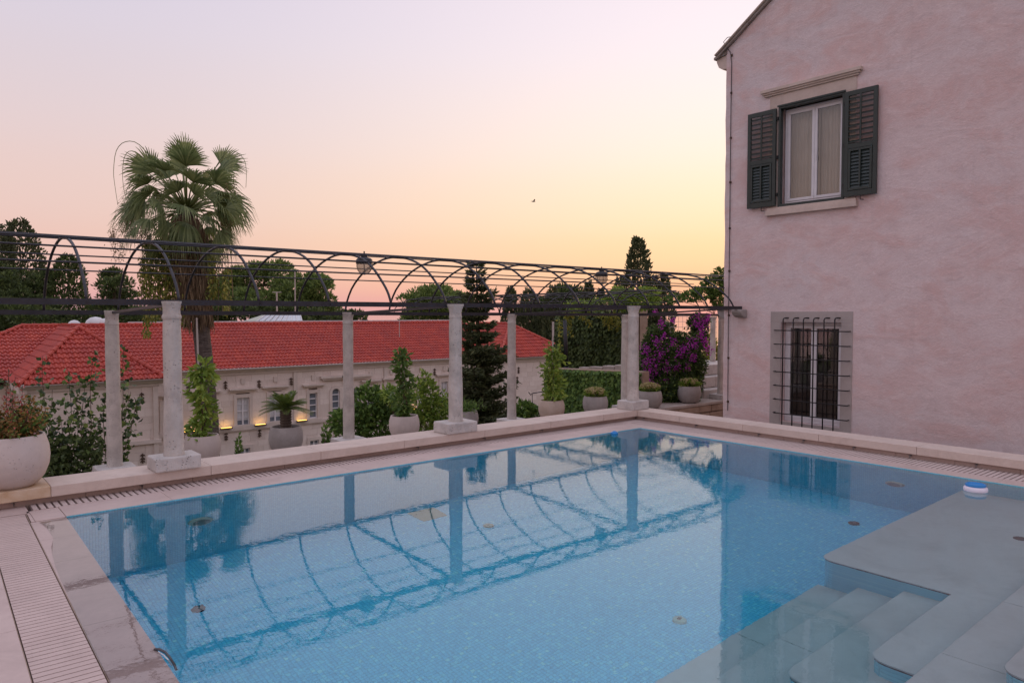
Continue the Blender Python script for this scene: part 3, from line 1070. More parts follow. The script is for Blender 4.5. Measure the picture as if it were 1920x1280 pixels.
def rod_at(fr, dz=0, r=.0095):
    pts = []
    for x in ((-3, 2, 6, 10, 13.38) if fr < .2 else (-3, 2, 6, 10, 13.4, 15.4)):
        P_ = arch_pts(x)
        ws = [q[1] for q in P_]
        Y_ = ws[0] + (ws[-1] - ws[0]) * fr
        z_ = float(np.interp(Y_, ws, [q[2] for q in P_]))
        pts.append((x, Y_, z_ + .022 + dz))
    MB().tube(pts, r, 6).build('rod', 'dark_steel', pg, smooth=True)


for fr in (.11, .205, .335, .44, .545, .66, .755, .865):
    rod_at(fr, 0, .0105 if fr < .5 else .0095)
for x in (2.29, 6.03, 9.88):
    bar_between((x + .02, FY + .11, BZ - .02), (x + .02, rear_y(x) + .02, rear_beam_z(x) - .0), .05, .035, 'cross_bar', pg)
bar_between((13.30, FY + .09, BZ + .03), (13.30, FY + .09, BZ + .5), .03, .03, 'post', pg)
bar_between((14.5, rear_y(14.5) - .02, 1.845), (13.3, FY + .10, BZ - .01), .05, .035, 'cross_bar', pg)

# second vault running away from the rear line, seen through the first
pg2 = thing('pergola', 'farther dark steel pergola vault running away behind the corner column', 'pergola', (16, 16, -1.3))
for xx in (13.9, 17.4):
    bar_between((xx, 12.1, 1.83), (xx, 24, 1.83), .05, .06, 'beam', pg2)
for k in range(13):
    y_ = 12.4 + .9 * k
    pts = [(15.65 - 1.75 * math.cos(math.pi * q / 14), y_, 1.84 + .62 * math.sin(math.pi * q / 14) ** .8 if 0 < q < 14 else 1.84) for q in range(15)]
    MB().tube(pts, .016, 6).build('arch', 'dark_steel', pg2, smooth=True)
for q in (2, 4, 6, 8, 10, 12):
    xx = 15.65 - 1.75 * math.cos(math.pi * q / 14)
    zz = 1.86 + .62 * math.sin(math.pi * q / 14) ** .8
    MB().tube([(xx, 12.2, zz), (xx, 23.5, zz)], .010, 6).build('rod', 'dark_steel', pg2)

# ------------------------------------------------------------------ lanterns under the vault
def lantern(c, label):
    c = Vector(c)
    t = thing('hanging_lantern', label, 'lantern', c, 'lanterns under the pergola')
    autosmooth(MB().lathe([(.02, .175), (.05, .17), (.052, .14), (.10, .125), (.122, .10), (.126, .05), (.122, .04)], c, 20).build('cap', 'pole_black', t), 40)
    autosmooth(MB().lathe([(.115, .04), (.118, .0), (.10, -.06), (.06, -.10), (.02, -.115)], c, 20).build('globe', 'lantern_glass', t), 60)
    for k in range(6):
        a = k * math.pi / 3
        MB().tube([(c.x + r_ * math.cos(a), c.y + r_ * math.sin(a), c.z + z_) for r_, z_ in ((.122, .045), (.125, 0), (.107, -.062), (.065, -.105), (.0, -.122))], .004, 5).build('cage_bar', 'pole_black', t)
    MB().tube([c + Vector((0, 0, .17)), c + Vector((0, 0, .23))], .012, 6).build('stem', 'pole_black', t)


ly = lambda x: .5 * (FY + .09 + rear_y(x) + .06)
lp = at_y(683, 496, 9.9)
lantern((lp[0], 9.9, lp[2] - .03), 'round caged lantern under the pergola vault above the white planter side')
lp = at_y(1128, 520, 10.0)
lantern((lp[0], 10.0, lp[2] - .02), 'round caged lantern under the pergola vault beside the tall cypress')

# pool chlorine floats
def pool_float(c, s, label, tilt=0):
    t = thing('pool_float', label, 'float', c, 'floating chlorine dispensers')
    c = Vector(c)
    autosmooth(MB().lathe([(.05 * s, -.055 * s), (.09 * s, -.045 * s), (.105 * s, -.02 * s), (.108 * s, .01 * s), (.10 * s, .028 * s), (.088 * s, .036 * s)], c, 28).build('body', 'float_white', t), 40)
    autosmooth(MB().lathe([(.088 * s, .036 * s), (.092 * s, .042 * s), (.090 * s, .056 * s), (.076 * s, .062 * s), (.070 * s, .052 * s), (.02 * s, .046 * s)], c, 28).build('ring', 'float_blue', t), 40)


pool_float((8.60, 2.68, .012), 1.05, 'white floating dispenser with a blue ring near the house side of the pool')
t = thing('pool_float', 'small blue float drifting by the far edge of the pool', 'float', (8.42, 7.55, 0), 'floating chlorine dispensers')
autosmooth(MB().lathe([(.02, -.03), (.05, -.02), (.06, .005), (.05, .022), (.02, .03)], (8.42, 7.55, .01), 24).build('body', 'float_blue', t), 60)
autosmooth(MB().lathe([(.03, .0), (.03, .008), (.018, .014)], (8.42, 7.55, .035), 16).build('cap', 'float_blue', t), 40)

# ================================================================== PINK HOUSE
HX = 13.45
HC = 8.99                    # visible corner
house = thing('house', 'tall pink stuccoed house with green shutters beside the pool', 'house', (17, 4, -2.7))
openings = [(6.44, 7.755, 3.955, 5.925), (6.455, 7.665, -.285, 1.682)]   # y0,y1,z0,z1
EAVE, APY, SL = 7.02, 3.2, .69


def gable(y): return 7.35 + SL * (8.99 - y) if y > APY else 7.35 + SL * (8.99 - APY) - SL * (APY - y)


yl = sorted(set([round(v, 3) for v in np.arange(-4, HC, .24)] + [HC] + [v for o in openings for v in o[:2]]))
zl = sorted(set([round(v, 3) for v in np.arange(-2.7, 12, .24)] + [v for o in openings for v in o[2:]]))


def clean(l, keep):
    out = []
    for v in l:
        if v in keep or not any(abs(v - k) < .07 for k in keep):
            out.append(v)
    return out


yl = clean(yl, [HC] + [v for o in openings for v in o[:2]])
zl = clean(zl, [v for o in openings for v in o[2:]])
keepy = [v for o in openings for v in o[:2]]; keepz = [v for o in openings for v in o[2:]]
mb = MB()
idx = {}


def hv(i, j):
    y, z = yl[i], zl[j]
    top = gable(y)
    z = min(z, top)
    key = (i, round(z, 4))
    if key not in idx:
        n_ = noise3(np.array([[y, z, 0.]]), 1.6, 3)[0] * .007
        if any(abs(y - k) < .3 for k in keepy) and any(abs(z - k) < 2.2 for k in keepz):
            n_ *= .2
        dy = noise3(np.array([[z * 3.1, 2., z]]), 1.3, 5)[0] * .012 if y == HC else 0
        mb.v.append((HX + n_, y + dy, z)); idx[key] = mb.n; mb.n += 1
    return idx[key]


edge_pts = []
for i in range(len(yl) - 1):
    for j in range(len(zl) - 1):
        yc, zc_ = (yl[i] + yl[i + 1]) / 2, (zl[j] + zl[j + 1]) / 2
        if any(o[0] < yc < o[1] and o[2] < zc_ < o[3] for o in openings):
            continue
        if zl[j] >= min(gable(yl[i]), gable(yl[i + 1])) and zl[j] >= max(gable(yl[i]), gable(yl[i + 1])):
            continue
        q = [hv(i, j), hv(i + 1, j), hv(i + 1, j + 1), hv(i, j + 1)]
        u = []
        for a in q:
            if a not in u:
                u.append(a)
        if len(u) > 2:
            mb.f.append(tuple(u))
for y0, y1, z0, z1 in openings:      # reveals
    d = .22
    mb.add([(HX, y0, z0), (HX, y1, z0), (HX, y1, z1), (HX, y0, z1), (HX + d, y0, z0), (HX + d, y1, z0), (HX + d, y1, z1), (HX + d, y0, z1)],
           [(0, 1, 5, 4), (1, 2, 6, 5), (2, 3, 7, 6), (3, 0, 4, 7)])
# side wall round the corner, sharing the wobbly edge
side = sorted([(v[2], v) for v in mb.v if abs(v[1] - HC) < .03 and abs(v[0] - HX) < .03])
for (za, a), (zb_, b) in zip(side[:-1], side[1:]):
    mb.add([a, b, (24, HC, zb_), (24, HC, za)], [(0, 1, 2, 3)])
mb.add([(24, HC, -2.7), (24, HC, 7.3), (24, -4, 7.3), (24, -4, -2.7)], [(0, 1, 2, 3)])
mb.add([(HX, -4, -2.7), (HX, -4, 7), (24, -4, 7), (24, -4, -2.7)], [(0, 1, 2, 3)])
w = mb.build('wall', 'stucco', house)
w.data.shade_smooth()
w.data.set_sharp_from_angle(angle=math.radians(30))
# roof: verge stones and slopes
t0 = (HC + .20, 7.35 - SL * .20)
rt = MB()
ap = gable(APY)
for (ya, za, yb, zb_) in ((t0[0], t0[1], APY, ap), (APY, ap, -4.3, gable(-4.3))):
    rt.add([(HX - .07, ya, za + .01), (24, ya, za + .01), (24, yb, zb_ + .01), (HX - .07, yb, zb_ + .01), (HX - .07, ya, za + .095), (24, ya, za + .095), (24, yb, zb_ + .095), (HX - .07, yb, zb_ + .095)],
           [(0, 3, 2, 1), (4, 5, 6, 7), (0, 1, 5, 4), (1, 2, 6, 5), (2, 3, 7, 6), (3, 0, 4, 7)])
rt.build('roof', 'house_roof', house)
MB().tube([(HX - .075, t0[0] + .03, t0[1] + .075), (HX - .075, APY, ap + .09)], .028, 8).build('verge_moulding', 'window_stone', house, smooth=True)
# gutter corbel at the eave
prof = [(8.985, 6.98), (9.10, 6.99), (9.19, 7.05), (9.225, 7.13), (9.24, 7.16), (9.24, 7.23), (8.985, 7.27)]
MB().prism([(a, b) for a, b in prof], 0, HX + .015, HX + .35).build('eave_corbel', 'window_stone', house, bevel=.006)
MB().hexa([(HX - .02, 8.97, 7.275), (HX + .40, 8.97, 7.275), (HX + .40, 9.29, 7.225), (HX - .02, 9.29, 7.225)], [(HX - .02, 8.97, 7.345), (HX + .40, 8.97, 7.345), (HX + .40, 9.29, 7.275), (HX - .02, 9.29, 7.275)]).build('eave_tile', 'house_roof', house)
# lightning wire with clips
cy = 8.855
cpts = [(HX - .02, cy, -.2), (HX - .022, cy + .006, 1.6), (HX - .02, cy, 3.6), (HX - .021, cy + .004, 5.6), (HX - .02, cy, 7.05), (HX - .03, cy + .02, 7.27), (HX - .06, cy + .11, 7.42), (HX - .05, cy + .18, 7.53), (HX, cy + .12, 7.62), (HX + .1, cy + .02, 7.64)]
cab = MB().tube(cpts, .0075, 6).build('cable', 'dark_steel', house, smooth=True)
for py_ in (105, 175, 259, 342, 428, 508, 591, 671, 753):
    z_ = at_x(1371, py_, HX)[2]
    MB().box(HX - .035, HX + .01, cy - .016, cy + .016, z_ - .02, z_ + .02).build('clip', 'rust_iron', cab)
# stone corbels taking the pergola beams
for yy, xx in ((8.50, HX - .16), (8.93, HX + .2)):
    pass
MB().prism([(HX + .01, 1.78), (HX - .10, 1.79), (HX - .20, 1.83), (HX - .235, 1.88), (HX - .235, 1.935), (HX + .01, 1.935)][::1], 1, FY - .02, FY + .15) if False else None
cb = MB()
cb.add([(x_, y_, z_) for y_ in (8.43, 8.66) for x_, z_ in ((HX + .02, 1.765), (HX - .10, 1.775), (HX - .19, 1.82), (HX - .23, 1.88), (HX - .23, 1.938), (HX + .02, 1.938))],
       [(0, 1, 2, 3, 4, 5), (11, 10, 9, 8, 7, 6)] + [(i, 6 + i, 6 + (i + 1) % 6, (i + 1) % 6) for i in range(6)])
cb.build('corbel', 'planter_grey', house, bevel=.02)
cb = MB()
cb.add([(x_, y_, z_) for x_ in (HX + .06, HX + .30) for y_, z_ in ((8.97, 1.73), (9.06, 1.74), (9.16, 1.80), (9.20, 1.87), (9.20, 1.93), (8.97, 1.93))],
       [(0, 1, 2, 3, 4, 5), (11, 10, 9, 8, 7, 6)] + [(i, 6 + i, 6 + (i + 1) % 6, (i + 1) % 6) for i in range(6)])
cb.build('corbel', 'planter_grey', house, bevel=.02)

# upper window ------------------------------------------------------
y0, y1, z0, z1 = openings[0]
win = MB()
win.box(HX - .10, HX + .05, 6.14, 8.14, 6.235, 6.30)
win.box(HX - .075, HX + .05, 6.17, 8.11, 6.20, 6.2349)
win.box(HX - .05, HX + .05, 6.20, 8.08, 6.165, 6.1999)
lt = win.build('lintel', 'window_stone', house, bevel=.006)
box('frieze_stone', 'window_stone', (HX - .018, HX + .05, 6.245, 7.965, z1 + .001, 6.164), house, .004)
box('jamb_stone', 'window_stone', (HX - .018, HX + .05, y1 + .001, 7.965, z0, z1), house, .003)
box('jamb_stone', 'window_stone', (HX - .018, HX + .05, 6.245, y0 - .001, z0, z1), house, .003)
MB().box(HX - .085, HX + .05, 6.19, 8.01, 3.80, 3.90).box(HX - .06, HX + .05, 6.21, 7.99, 3.901, 3.9545).build('window_sill', 'window_stone', house, bevel=.006)


def window(parent, y0, y1, z0, z1, x, frame_mat, glass, mull, lab=None):
    f = MB()
    fw = .055
    f.box(x, x + .06, y0, y1, z0, z0 + fw).box(x, x + .06, y0, y1, z1 - fw, z1)
    f.box(x, x + .06, y0, y0 + fw, z0 + fw, z1 - fw).box(x, x + .06, y1 - fw, y1, z0 + fw, z1 - fw)
    fo = f.build('window', frame_mat, parent, bevel=.004)
    ym = (y0 + y1) / 2
    for a, b in ((y0 + fw + .004, ym - .002), (ym + .002, y1 - fw - .004)):
        g_ = MB()
        sw = .052
        za, zb_ = z0 + fw + .004, z1 - fw - .004
        xs_ = x - .012
        g_.box(xs_, xs_ + .05, a, b, za, za + sw).box(xs_, xs_ + .05, a, b, zb_ - sw, zb_)
        g_.box(xs_, xs_ + .05, a, a + sw, za + sw, zb_ - sw).box(xs_, xs_ + .05, b - sw, b, za + sw, zb_ - sw)
        g_.build('sash', frame_mat, fo, bevel=.004)
        MB().box(xs_ + .022, xs_ + .028, a + sw - .004, b - sw + .004, za + sw - .004, zb_ - sw + .004).build('pane', glass, fo)
    return fo


gfr = MB()      # green outer frame of the shutters
gfr.box(HX - .055, HX + .05, y0, y1, z1 - .055, z1).box(HX - .055, HX + .05, y0, y1, z0, z0 + .05)
gfr.box(HX - .055, HX + .05, y0, y0 + .045, z0 + .05, z1 - .055).box(HX - .055, HX + .05, y1 - .045, y1, z0 + .05, z1 - .055)
gfr.box(HX - .075, HX - .056, y0 - .02, y1 + .02, z1 - .02, z1 + .015)
gfr.build('shutter_frame', 'shutter_green', house, bevel=.003)
win = window(house, y0 + .046, y1 - .046, z0 + .051, z1 - .056, HX + .13, 'window_white', 'window_glass', True)
MB().tube([(HX + .10, 7.055, 4.88), (HX + .085, 7.055, 4.88), (HX + .085, 7.055, 4.80)], .009, 6).build('handle', 'window_white', win)
# curtain and room behind
cu = MB()
ny = 60
for half, (a, b) in enumerate(((6.50, 7.06), (7.10, 7.70))):
    V = []
    for k in range(ny + 1):
        yy = a + (b - a) * k / ny
        xx = HX + .33 + .022 * math.sin(k * .9 + half) + .012 * math.sin(k * .37)
        V += [(xx, yy, z0 + .05), (xx, yy, z1 - .03)]
    cu.add(V, [(2 * k, 2 * k + 2, 2 * k + 3, 2 * k + 1) for k in range(ny)])
cu.build('curtain', 'curtain', win, smooth=True)
rm = MB().add([(HX + .22, y0, z0), (HX + .22, y1, z0), (HX + .22, y1, z1), (HX + .22, y0, z1), (HX + 1.2, y0 - .3, z0 - .3), (HX + 1.2, y1 + .3, z0 - .3), (HX + 1.2, y1 + .3, z1 + .3), (HX + 1.2, y0 - .3, z1 + .3)],
              [(0, 1, 5, 4), (1, 2, 6, 5), (2, 3, 7, 6), (3, 0, 4, 7), (4, 5, 6, 7)]).build('room_lining', 'room_wall', house)


def shutter(ya, yb, hinge):
    za, zb_ = 3.985, 5.887
    xs0, xs1 = HX - .095, HX - .052
    st = .072
    zm = za + .86
    f = MB()
    f.box(xs0, xs1, ya, ya + st, za, zb_).box(xs0, xs1, yb - st, yb, za, zb_)
    f.box(xs0, xs1, ya + st, yb - st, za, za + .10).box(xs0, xs1, ya + st, yb - st, zm, zm + .09).box(xs0, xs1, ya + st, yb - st, zb_ - .085, zb_)
    s_ = f.build('shutter', 'shutter_green', house, bevel=.003)
    ym = (ya + yb) / 2
    # lower flap with its own frame
    fl = MB()
    a, b = ya + st + .006, yb - st - .006
    c0, c1 = za + .106, zm - .006
    w_ = .042
    fx0, fx1 = xs0 - .008, xs1 - .006
    fl.box(fx0, fx1, a, b, c0, c0 + w_).box(fx0, fx1, a, b, c1 - w_, c1).box(fx0, fx1, a, a + w_, c0 + w_, c1 - w_).box(fx0, fx1, b - w_, b, c0 + w_, c1 - w_)
    fl.build('flap_frame', 'shutter_green', s_, bevel=.003)
    MB().box(fx0 - .008, fx0 + .012, ym - .016, ym + .016, c0 + .08, c1 - w_ + .01).build('tilt_rod', 'shutter_green', s_)
    MB().box(xs0 - .006, xs0 + .012, ym - .016, ym + .016, zm + .08, zb_ - .075).build('tilt_rod', 'shutter_green', s_)
    # open louvres above
    n = 9
    hh_ = (zb_ - .085) - (zm + .09)
    for k in range(n):
        zc2 = zm + .09 + hh_ * (k + .5) / n
        w2, t2 = .034, .006
        MB().add([(xs0 + .002, ya + st, zc2 - .030), (xs1 - .002, ya + st, zc2 + .006), (xs1 - .002, ya + st, zc2 + .006 + t2 * 1.8), (xs0 + .002, ya + st, zc2 - .030 + t2 * 1.8),
                  (xs0 + .002, yb - st, zc2 - .030), (xs1 - .002, yb - st, zc2 + .006), (xs1 - .002, yb - st, zc2 + .006 + t2 * 1.8), (xs0 + .002, yb - st, zc2 - .030 + t2 * 1.8)],
                 [(0, 1, 2, 3), (7, 6, 5, 4), (0, 4, 5, 1), (1, 5, 6, 2), (2, 6, 7, 3), (3, 7, 4, 0)]).build('slat', 'shutter_green', s_)
    # closed louvres below
    n = 11
    hh_ = (c1 - w_) - (c0 + w_)
    for k in range(n):
        zc2 = c0 + w_ + hh_ * (k + .5) / n
        h2 = hh_ / n * .56
        MB().add([(xs0 + .004, a + w_, zc2 - h2), (xs1 - .012, a + w_, zc2 + h2), (xs1 - .004, a + w_, zc2 + h2), (xs0 + .012, a + w_, zc2 - h2),
                  (xs0 + .004, b - w_, zc2 - h2), (xs1 - .012, b - w_, zc2 + h2), (xs1 - .004, b - w_, zc2 + h2), (xs0 + .012, b - w_, zc2 - h2)],
                 [(0, 1, 2, 3), (7, 6, 5, 4), (0, 4, 5, 1), (1, 5, 6, 2), (2, 6, 7, 3), (3, 7, 4, 0)]).build('slat', 'shutter_green', s_)
    for zz in (za + .22, (za + zb_) / 2, zb_ - .2):
        MB().box(HX - .075, HX - .05, hinge - .02, hinge + .02, zz - .03, zz + .03).build('hinge', 'grille_iron', s_)
    # hold-open catch below
    c = Vector((HX - .07, ym - .02, za - .02))
    MB().tube([c + Vector((.06, 0, -.05)), c + Vector((-.03, 0, -.055)), c + Vector((-.03, 0, .03))], .008, 6).build('catch', 'grille_iron', s_)
    MB().tube([c + Vector((-.03, .0, -.055)), c + Vector((-.03, -.06, -.065))], .008, 6).build('catch', 'grille_iron', s_)
    return s_


shutter(7.79, 8.412, 7.775)
shutter(5.835, 6.42, 6.43)

# lower window with its grille --------------------------------------
y0, y1, z0, z1 = openings[1]
box('window_surround', 'grey_stone', (HX - .016, HX + .06, y1 + .001, 7.89, -.6, 1.682), house, .003)
box('window_surround', 'grey_stone', (HX - .016, HX + .06, 6.242, y0 - .001, -.6, 1.682), house, .003)
box('window_surround', 'grey_stone', (HX - .016, HX + .06, 6.242, 7.89, 1.6825, 1.893), house, .003)
box('window_surround', 'grey_stone', (HX - .016, HX + .06, y0, y1, -.6, z0 - .001), house, .003)
win2 = window(house, y0 + .005, y1 - .005, z0 + .005, z1 - .005, HX + .15, 'window_white', 'window_glass', True)
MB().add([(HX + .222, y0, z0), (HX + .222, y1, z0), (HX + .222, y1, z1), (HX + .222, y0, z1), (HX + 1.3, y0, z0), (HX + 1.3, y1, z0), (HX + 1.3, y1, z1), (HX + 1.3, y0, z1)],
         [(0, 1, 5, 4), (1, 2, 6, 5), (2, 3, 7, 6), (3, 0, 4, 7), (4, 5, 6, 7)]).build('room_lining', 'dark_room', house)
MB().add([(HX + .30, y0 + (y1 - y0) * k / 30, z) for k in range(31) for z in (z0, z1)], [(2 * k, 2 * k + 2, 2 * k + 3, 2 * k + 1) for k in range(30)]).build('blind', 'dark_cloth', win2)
gx_ = HX - .12
grl = MB().tube([(gx_, 7.60, -.55), (gx_, 7.60, -.5)], .009, 6).build('window_grille', 'grille_iron', house)
for px_ in (1467, 1486, 1505, 1524, 1543.5, 1563.5):
    yy = at_x(px_, 700, gx_)[1]
    zt = at_x(px_ + 1, 596, gx_)[2]
    MB().tube([(gx_, yy, -.6), (gx_, yy, zt - .04), (gx_ + .012, yy - .003, zt - .012), (gx_ + .045, yy - .02, zt), (HX + .0, yy - .06, zt)], .0125, 8).build('bar', 'grille_iron', grl, smooth=True)
for k in range(7):
    za = at_x(1451, 619 + 25.7 * k, gx_ - .02)[2]
    ya_, yb_ = at_x(1450, 700, gx_ - .02)[1], at_x(1589, 700, gx_ - .02)[1]
    MB().tube([(HX, ya_ + .03, za), (gx_ - .01, ya_, za), (gx_ - .024, ya_ - .04, za), (gx_ - .024, yb_ + .04, za), (gx_ - .01, yb_, za), (HX, yb_ + .02, za)], .0105, 8).build('bar', 'grille_iron', grl, smooth=True)

# ================================================================== VILLA BELOW THE TERRACE
villa = thing('villa', 'long pale stone villa with a red tiled hipped roof below the terrace', 'villa', (18, 40, -8))
EZ = -1.0


def tiles(name, O, u, v, poly, parent, tw=.205, tc_=.37, mat='roof_tile'):
    """O eave origin, u along the eave, v up the slope (unit), poly in (u,v) metres: barrel tiles with real relief"""
    O, u, v = np.array(O, float), np.array(u, float), np.array(v, float)
    n = np.cross(u, v)
    if n[2] < 0:
        n = -n
    us = [p[0] for p in poly]; vs_ = [p[1] for p in poly]

    def inside(a, b):
        c = False
        j = len(poly) - 1
        for i in range(len(poly)):
            if (poly[i][1] > b) != (poly[j][1] > b) and a < (poly[j][0] - poly[i][0]) * (b - poly[i][1]) / (poly[j][1] - poly[i][1]) + poly[i][0]:
                c = not c
            j = i
        return c
    prof = [(0, .0), (.10, .034), (.25, .056), (.40, .056), (.55, .034), (.66, .006), (.84, -.004), (1.0, .0)]
    V, F = [], []
    rr = random.Random(5)
    b = 0
    for r_ in range(int(max(vs_) / tc_) + 1):
        v0, v1 = r_ * tc_ - .03, (r_ + 1) * tc_ + .01
        for k in range(int(min(us) / tw) - 1, int(max(us) / tw) + 1):
            uc, vc = (k + .5) * tw, (v0 + v1) / 2
            if not inside(uc, max(vc, .05)):
                continue
            lift = rr.uniform(0, .012)
            q = []
            for f_, h in prof:
                q.append(O + u * (k + f_) * tw + v * v0 + n * (h + .040 + lift))
            for f_, h in prof:
                q.append(O + u * (k + f_) * tw + v * v1 + n * (h * .86 + .004))
            for f_, h in prof:
                q.append(O + u * (k + f_) * tw + v * v0 + n * (-.01))
            V += q
            m_ = len(prof)
            for i in range(m_ - 1):
                F.append((b + i, b + i + 1, b + m_ + i + 1, b + m_ + i))
                F.append((b + 2 * m_ + i, b + 2 * m_ + i + 1, b + i + 1, b + i))
            b += 3 * m_
    me = arrays_mesh(name, np.array(V), np.array(F))
    me.materials.append(MATS[mat])
    o = bpy.data.objects.new(name, me)
    link(o, parent)
    tag(o, kind='stuff')
    MB().add([tuple(O + u * p[0] + v * p[1] - n * .012) for p in poly], [tuple(range(len(poly)))]).build('roof_deck', mat, parent)
    return o


def unit(a): a = np.array(a, float); return a / np.linalg.norm(a)


RZ = 1.215
MX0, MX1, MY, RY = -.6, 36.0, 38.1, 43.0
roof = MB().add([(MX0, 48, EZ), (MX1, 48, EZ), (MX1 - 4.5, RY, RZ - .01), (4.7, RY, RZ - .01)], [(0, 1, 2, 3)]).build('roof', 'roof_tile', villa)
v = unit((0, RY - MY, RZ - EZ)); sl = math.hypot(RY - MY, RZ - EZ)
tiles('roof_tiles', (MX0, MY, EZ), (1, 0, 0), v, [(0, 0), (MX1 - MX0, 0), (31.4 - MX0, sl), (5.3, sl)], roof)
# left hip of the main roof
v = unit((4.7 - MX0, 0, RZ - EZ))
MB().add([(MX0, MY, EZ), (4.7, RY, RZ - .01), (MX0, 48, EZ)], [(0, 1, 2)]).build('roof_deck', 'roof_tile', roof)
tiles('roof_tiles', (MX0, 48, EZ), (0, -1, 0), v, [(0, 0), (48 - MY, 0), (48 - RY, math.hypot(4.7 - MX0, RZ - EZ))], roof)


def wing(x0, x1, yf, ya, za, yb=RY):
    xm = (x0 + x1) / 2
    v_ = unit((0, ya - yf, za - EZ))
    tiles('roof_tiles', (x0, yf, EZ), (1, 0, 0), v_, [(0, 0), (x1 - x0, 0), ((x1 - x0) / 2, math.hypot(ya - yf, za - EZ))], roof, .2, .365)
    v_ = unit((xm - x0, 0, za - EZ)); s_ = math.hypot(xm - x0, za - EZ)
    tiles('roof_tiles', (x0, yb, EZ), (0, -1, 0), v_, [(0, 0), (yb - yf, 0), (yb - ya, s_), (0, s_)], roof, .2, .365)
    v_ = unit((xm - x1, 0, za - EZ))
    tiles('roof_tiles', (x1, yf, EZ), (0, 1, 0), v_, [(0, 0), (yb - yf, 0), (yb - yf, s_), (ya - yf, s_)], roof, .2, .365)
    for a, b in (((x0, yf, EZ), (xm, ya, za)), ((x1, yf, EZ), (xm, ya, za)), ((xm, ya, za), (xm, yb, za))):
        a, b = Vector(a), Vector(b)
        n_ = max(2, int((b - a).length / .38))
        for k in range(n_):
            p0 = a.lerp(b, k / n_); p1 = a.lerp(b, (k + 1.08) / n_)
            MB().tube([p0 + Vector((0, 0, .055)), p1 + Vector((0, 0, .045))], [.105, .088], 8).build('ridge_tile', 'roof_tile', roof)


wing(3.62, 9.08, 34.55, 38.2, RZ)
wing(29.4, 36.2, 36.1, 39.2, 1.12)
for a, b in (((4.7, RY, RZ), (31.4, RY, RZ)), ((MX0, MY, EZ), (4.7, RY, RZ))):
    a, b = Vector(a), Vector(b)
    n_ = int((b - a).length / .42)
    for k in range(n_):
        MB().tube([a.lerp(b, k / n_) + Vector((0, 0, .06)), a.lerp(b, (k + 1.08) / n_) + Vector((0, 0, .05))], [.10, .085], 8).build('ridge_tile', 'roof_tile', roof)

# walls of the villa: ashlar blocks over a mortar core
WB = -8.0


def facade(axis, c, a0, a1, z0, z1, holes, out):
    """vertical stone face: axis 'y' => plane y=c seen from -y; axis 'x' => plane x=c seen from -x"""
    V, F = [], []
    MV, MF = [], []
    rr = random.Random(int(c * 10))
    z = z1
    b = 0
    row = 0
    while z > z0:
        h = .30 if row % 3 else .36
        za = z - h
        free = [(a0, a1)]
        for (h0, h1, hz0, hz1) in holes:
            if hz0 < z - .02 and hz1 > za + .02:
                nf = []
                for s_, e_ in free:
                    if h1 <= s_ or h0 >= e_:
                        nf.append((s_, e_))
                    else:
                        if h0 > s_:
                            nf.append((s_, h0))
                        if h1 < e_:
                            nf.append((h1, e_))
                free = nf
        for s_, e_ in free:
            q = [(s_, za), (e_, za), (e_, z), (s_, z)]
            MF.append(tuple(range(len(MV), len(MV) + 4)))
            MV += [(u_, c, w_) for u_, w_ in q] if axis == 'y' else [(c, u_, w_) for u_, w_ in q]
            x = s_
            while x < e_ - .01:
                L_ = rr.uniform(.38, .92)
                x2 = min(e_, x + L_)
                if e_ - x2 < .25:
                    x2 = e_
                g_ = .004
                d = .014 + rr.uniform(0, .008)
                q = [(x + g_, za + g_), (x2 - g_, za + g_), (x2 - g_, z - g_), (x + g_, z - g_)]
                if axis == 'y':
                    V += [(u_, c, w_) for u_, w_ in q] + [(u_, c - d, w_) for u_, w_ in q]
                else:
                    V += [(c, u_, w_) for u_, w_ in q] + [(c - d, u_, w_) for u_, w_ in q]
                F += [(b + 4, b + 5, b + 6, b + 7), (b, b + 1, b + 5, b + 4), (b + 1, b + 2, b + 6, b + 5), (b + 2, b + 3, b + 7, b + 6), (b + 3, b, b + 4, b + 7)]
                b += 8
                x = x2
        z = za
        row += 1
    MB().add(MV, MF).build('wall', 'mortar', out)
    me = arrays_mesh('stonework', np.array(V), np.array(F))
    me.materials.append(MATS['ashlar'])
    o = bpy.data.objects.new('stonework', me)
    link(o, out)
    return tag(o, kind='stuff')


WY = 38.42
def vw(px0, px1, py0, py1, Y):
    a = at_y(px0, py0, Y); b = at_y(px1, py1, Y)
    return [a[0], b[0], b[2], a[2]]


wins = []      # (x0,x1,z0,z1,kind)
for r_, kd in (((443.8, 468, 746, 794.7), 'sash'), ((505, 528, 741, 788), 'sash'), ((579.8, 595, 737, 783), 'bars'), ((622.5, 637, 728.5, 777.5), 'arch'), ((660, 674.5, 726.5, 773), 'arch'),
               ((688, 701.5, 728, 762), 'bars'), ((727, 741, 724, 763), 'sash'), ((784, 795, 720, 758), 'sash'), ((827, 839, 716, 752), 'sash'), ((306, 322, 758, 808), 'bars'), ((375, 399, 752, 801), 'sash')):
    wins.append((*vw(*r_, WY - .03), kd))
low = []
for r_ in ((451, 469, 841, 870), (512, 531, 834, 862), (581, 598, 826, 850), (630, 646, 820, 845)):
    low.append((*vw(*r_, WY - .03), 'low'))
holes = [(a - .02, b + .02, z0_ - .02, z1_ + .02) for a, b, z0_, z1_, k_ in wins + low]
facade('y', WY, 9.0, 29.6, WB, EZ - .35, holes, villa)
facade('y', 34.9, 3.95, 8.82, WB, EZ - .35, [], villa)
facade('x', 3.95, 34.9, 42, WB, EZ - .35, [], villa)
facade('y', 36.45, 29.75, 35.9, WB, EZ - .35, [], villa)
MB().box(9.0, 29.6, WY + .2, 47, WB, EZ - .3).build('wall', 'mortar', villa)
MB().box(3.96, 8.82, 34.91, 46, WB, EZ - .3).build('wall', 'mortar', villa)
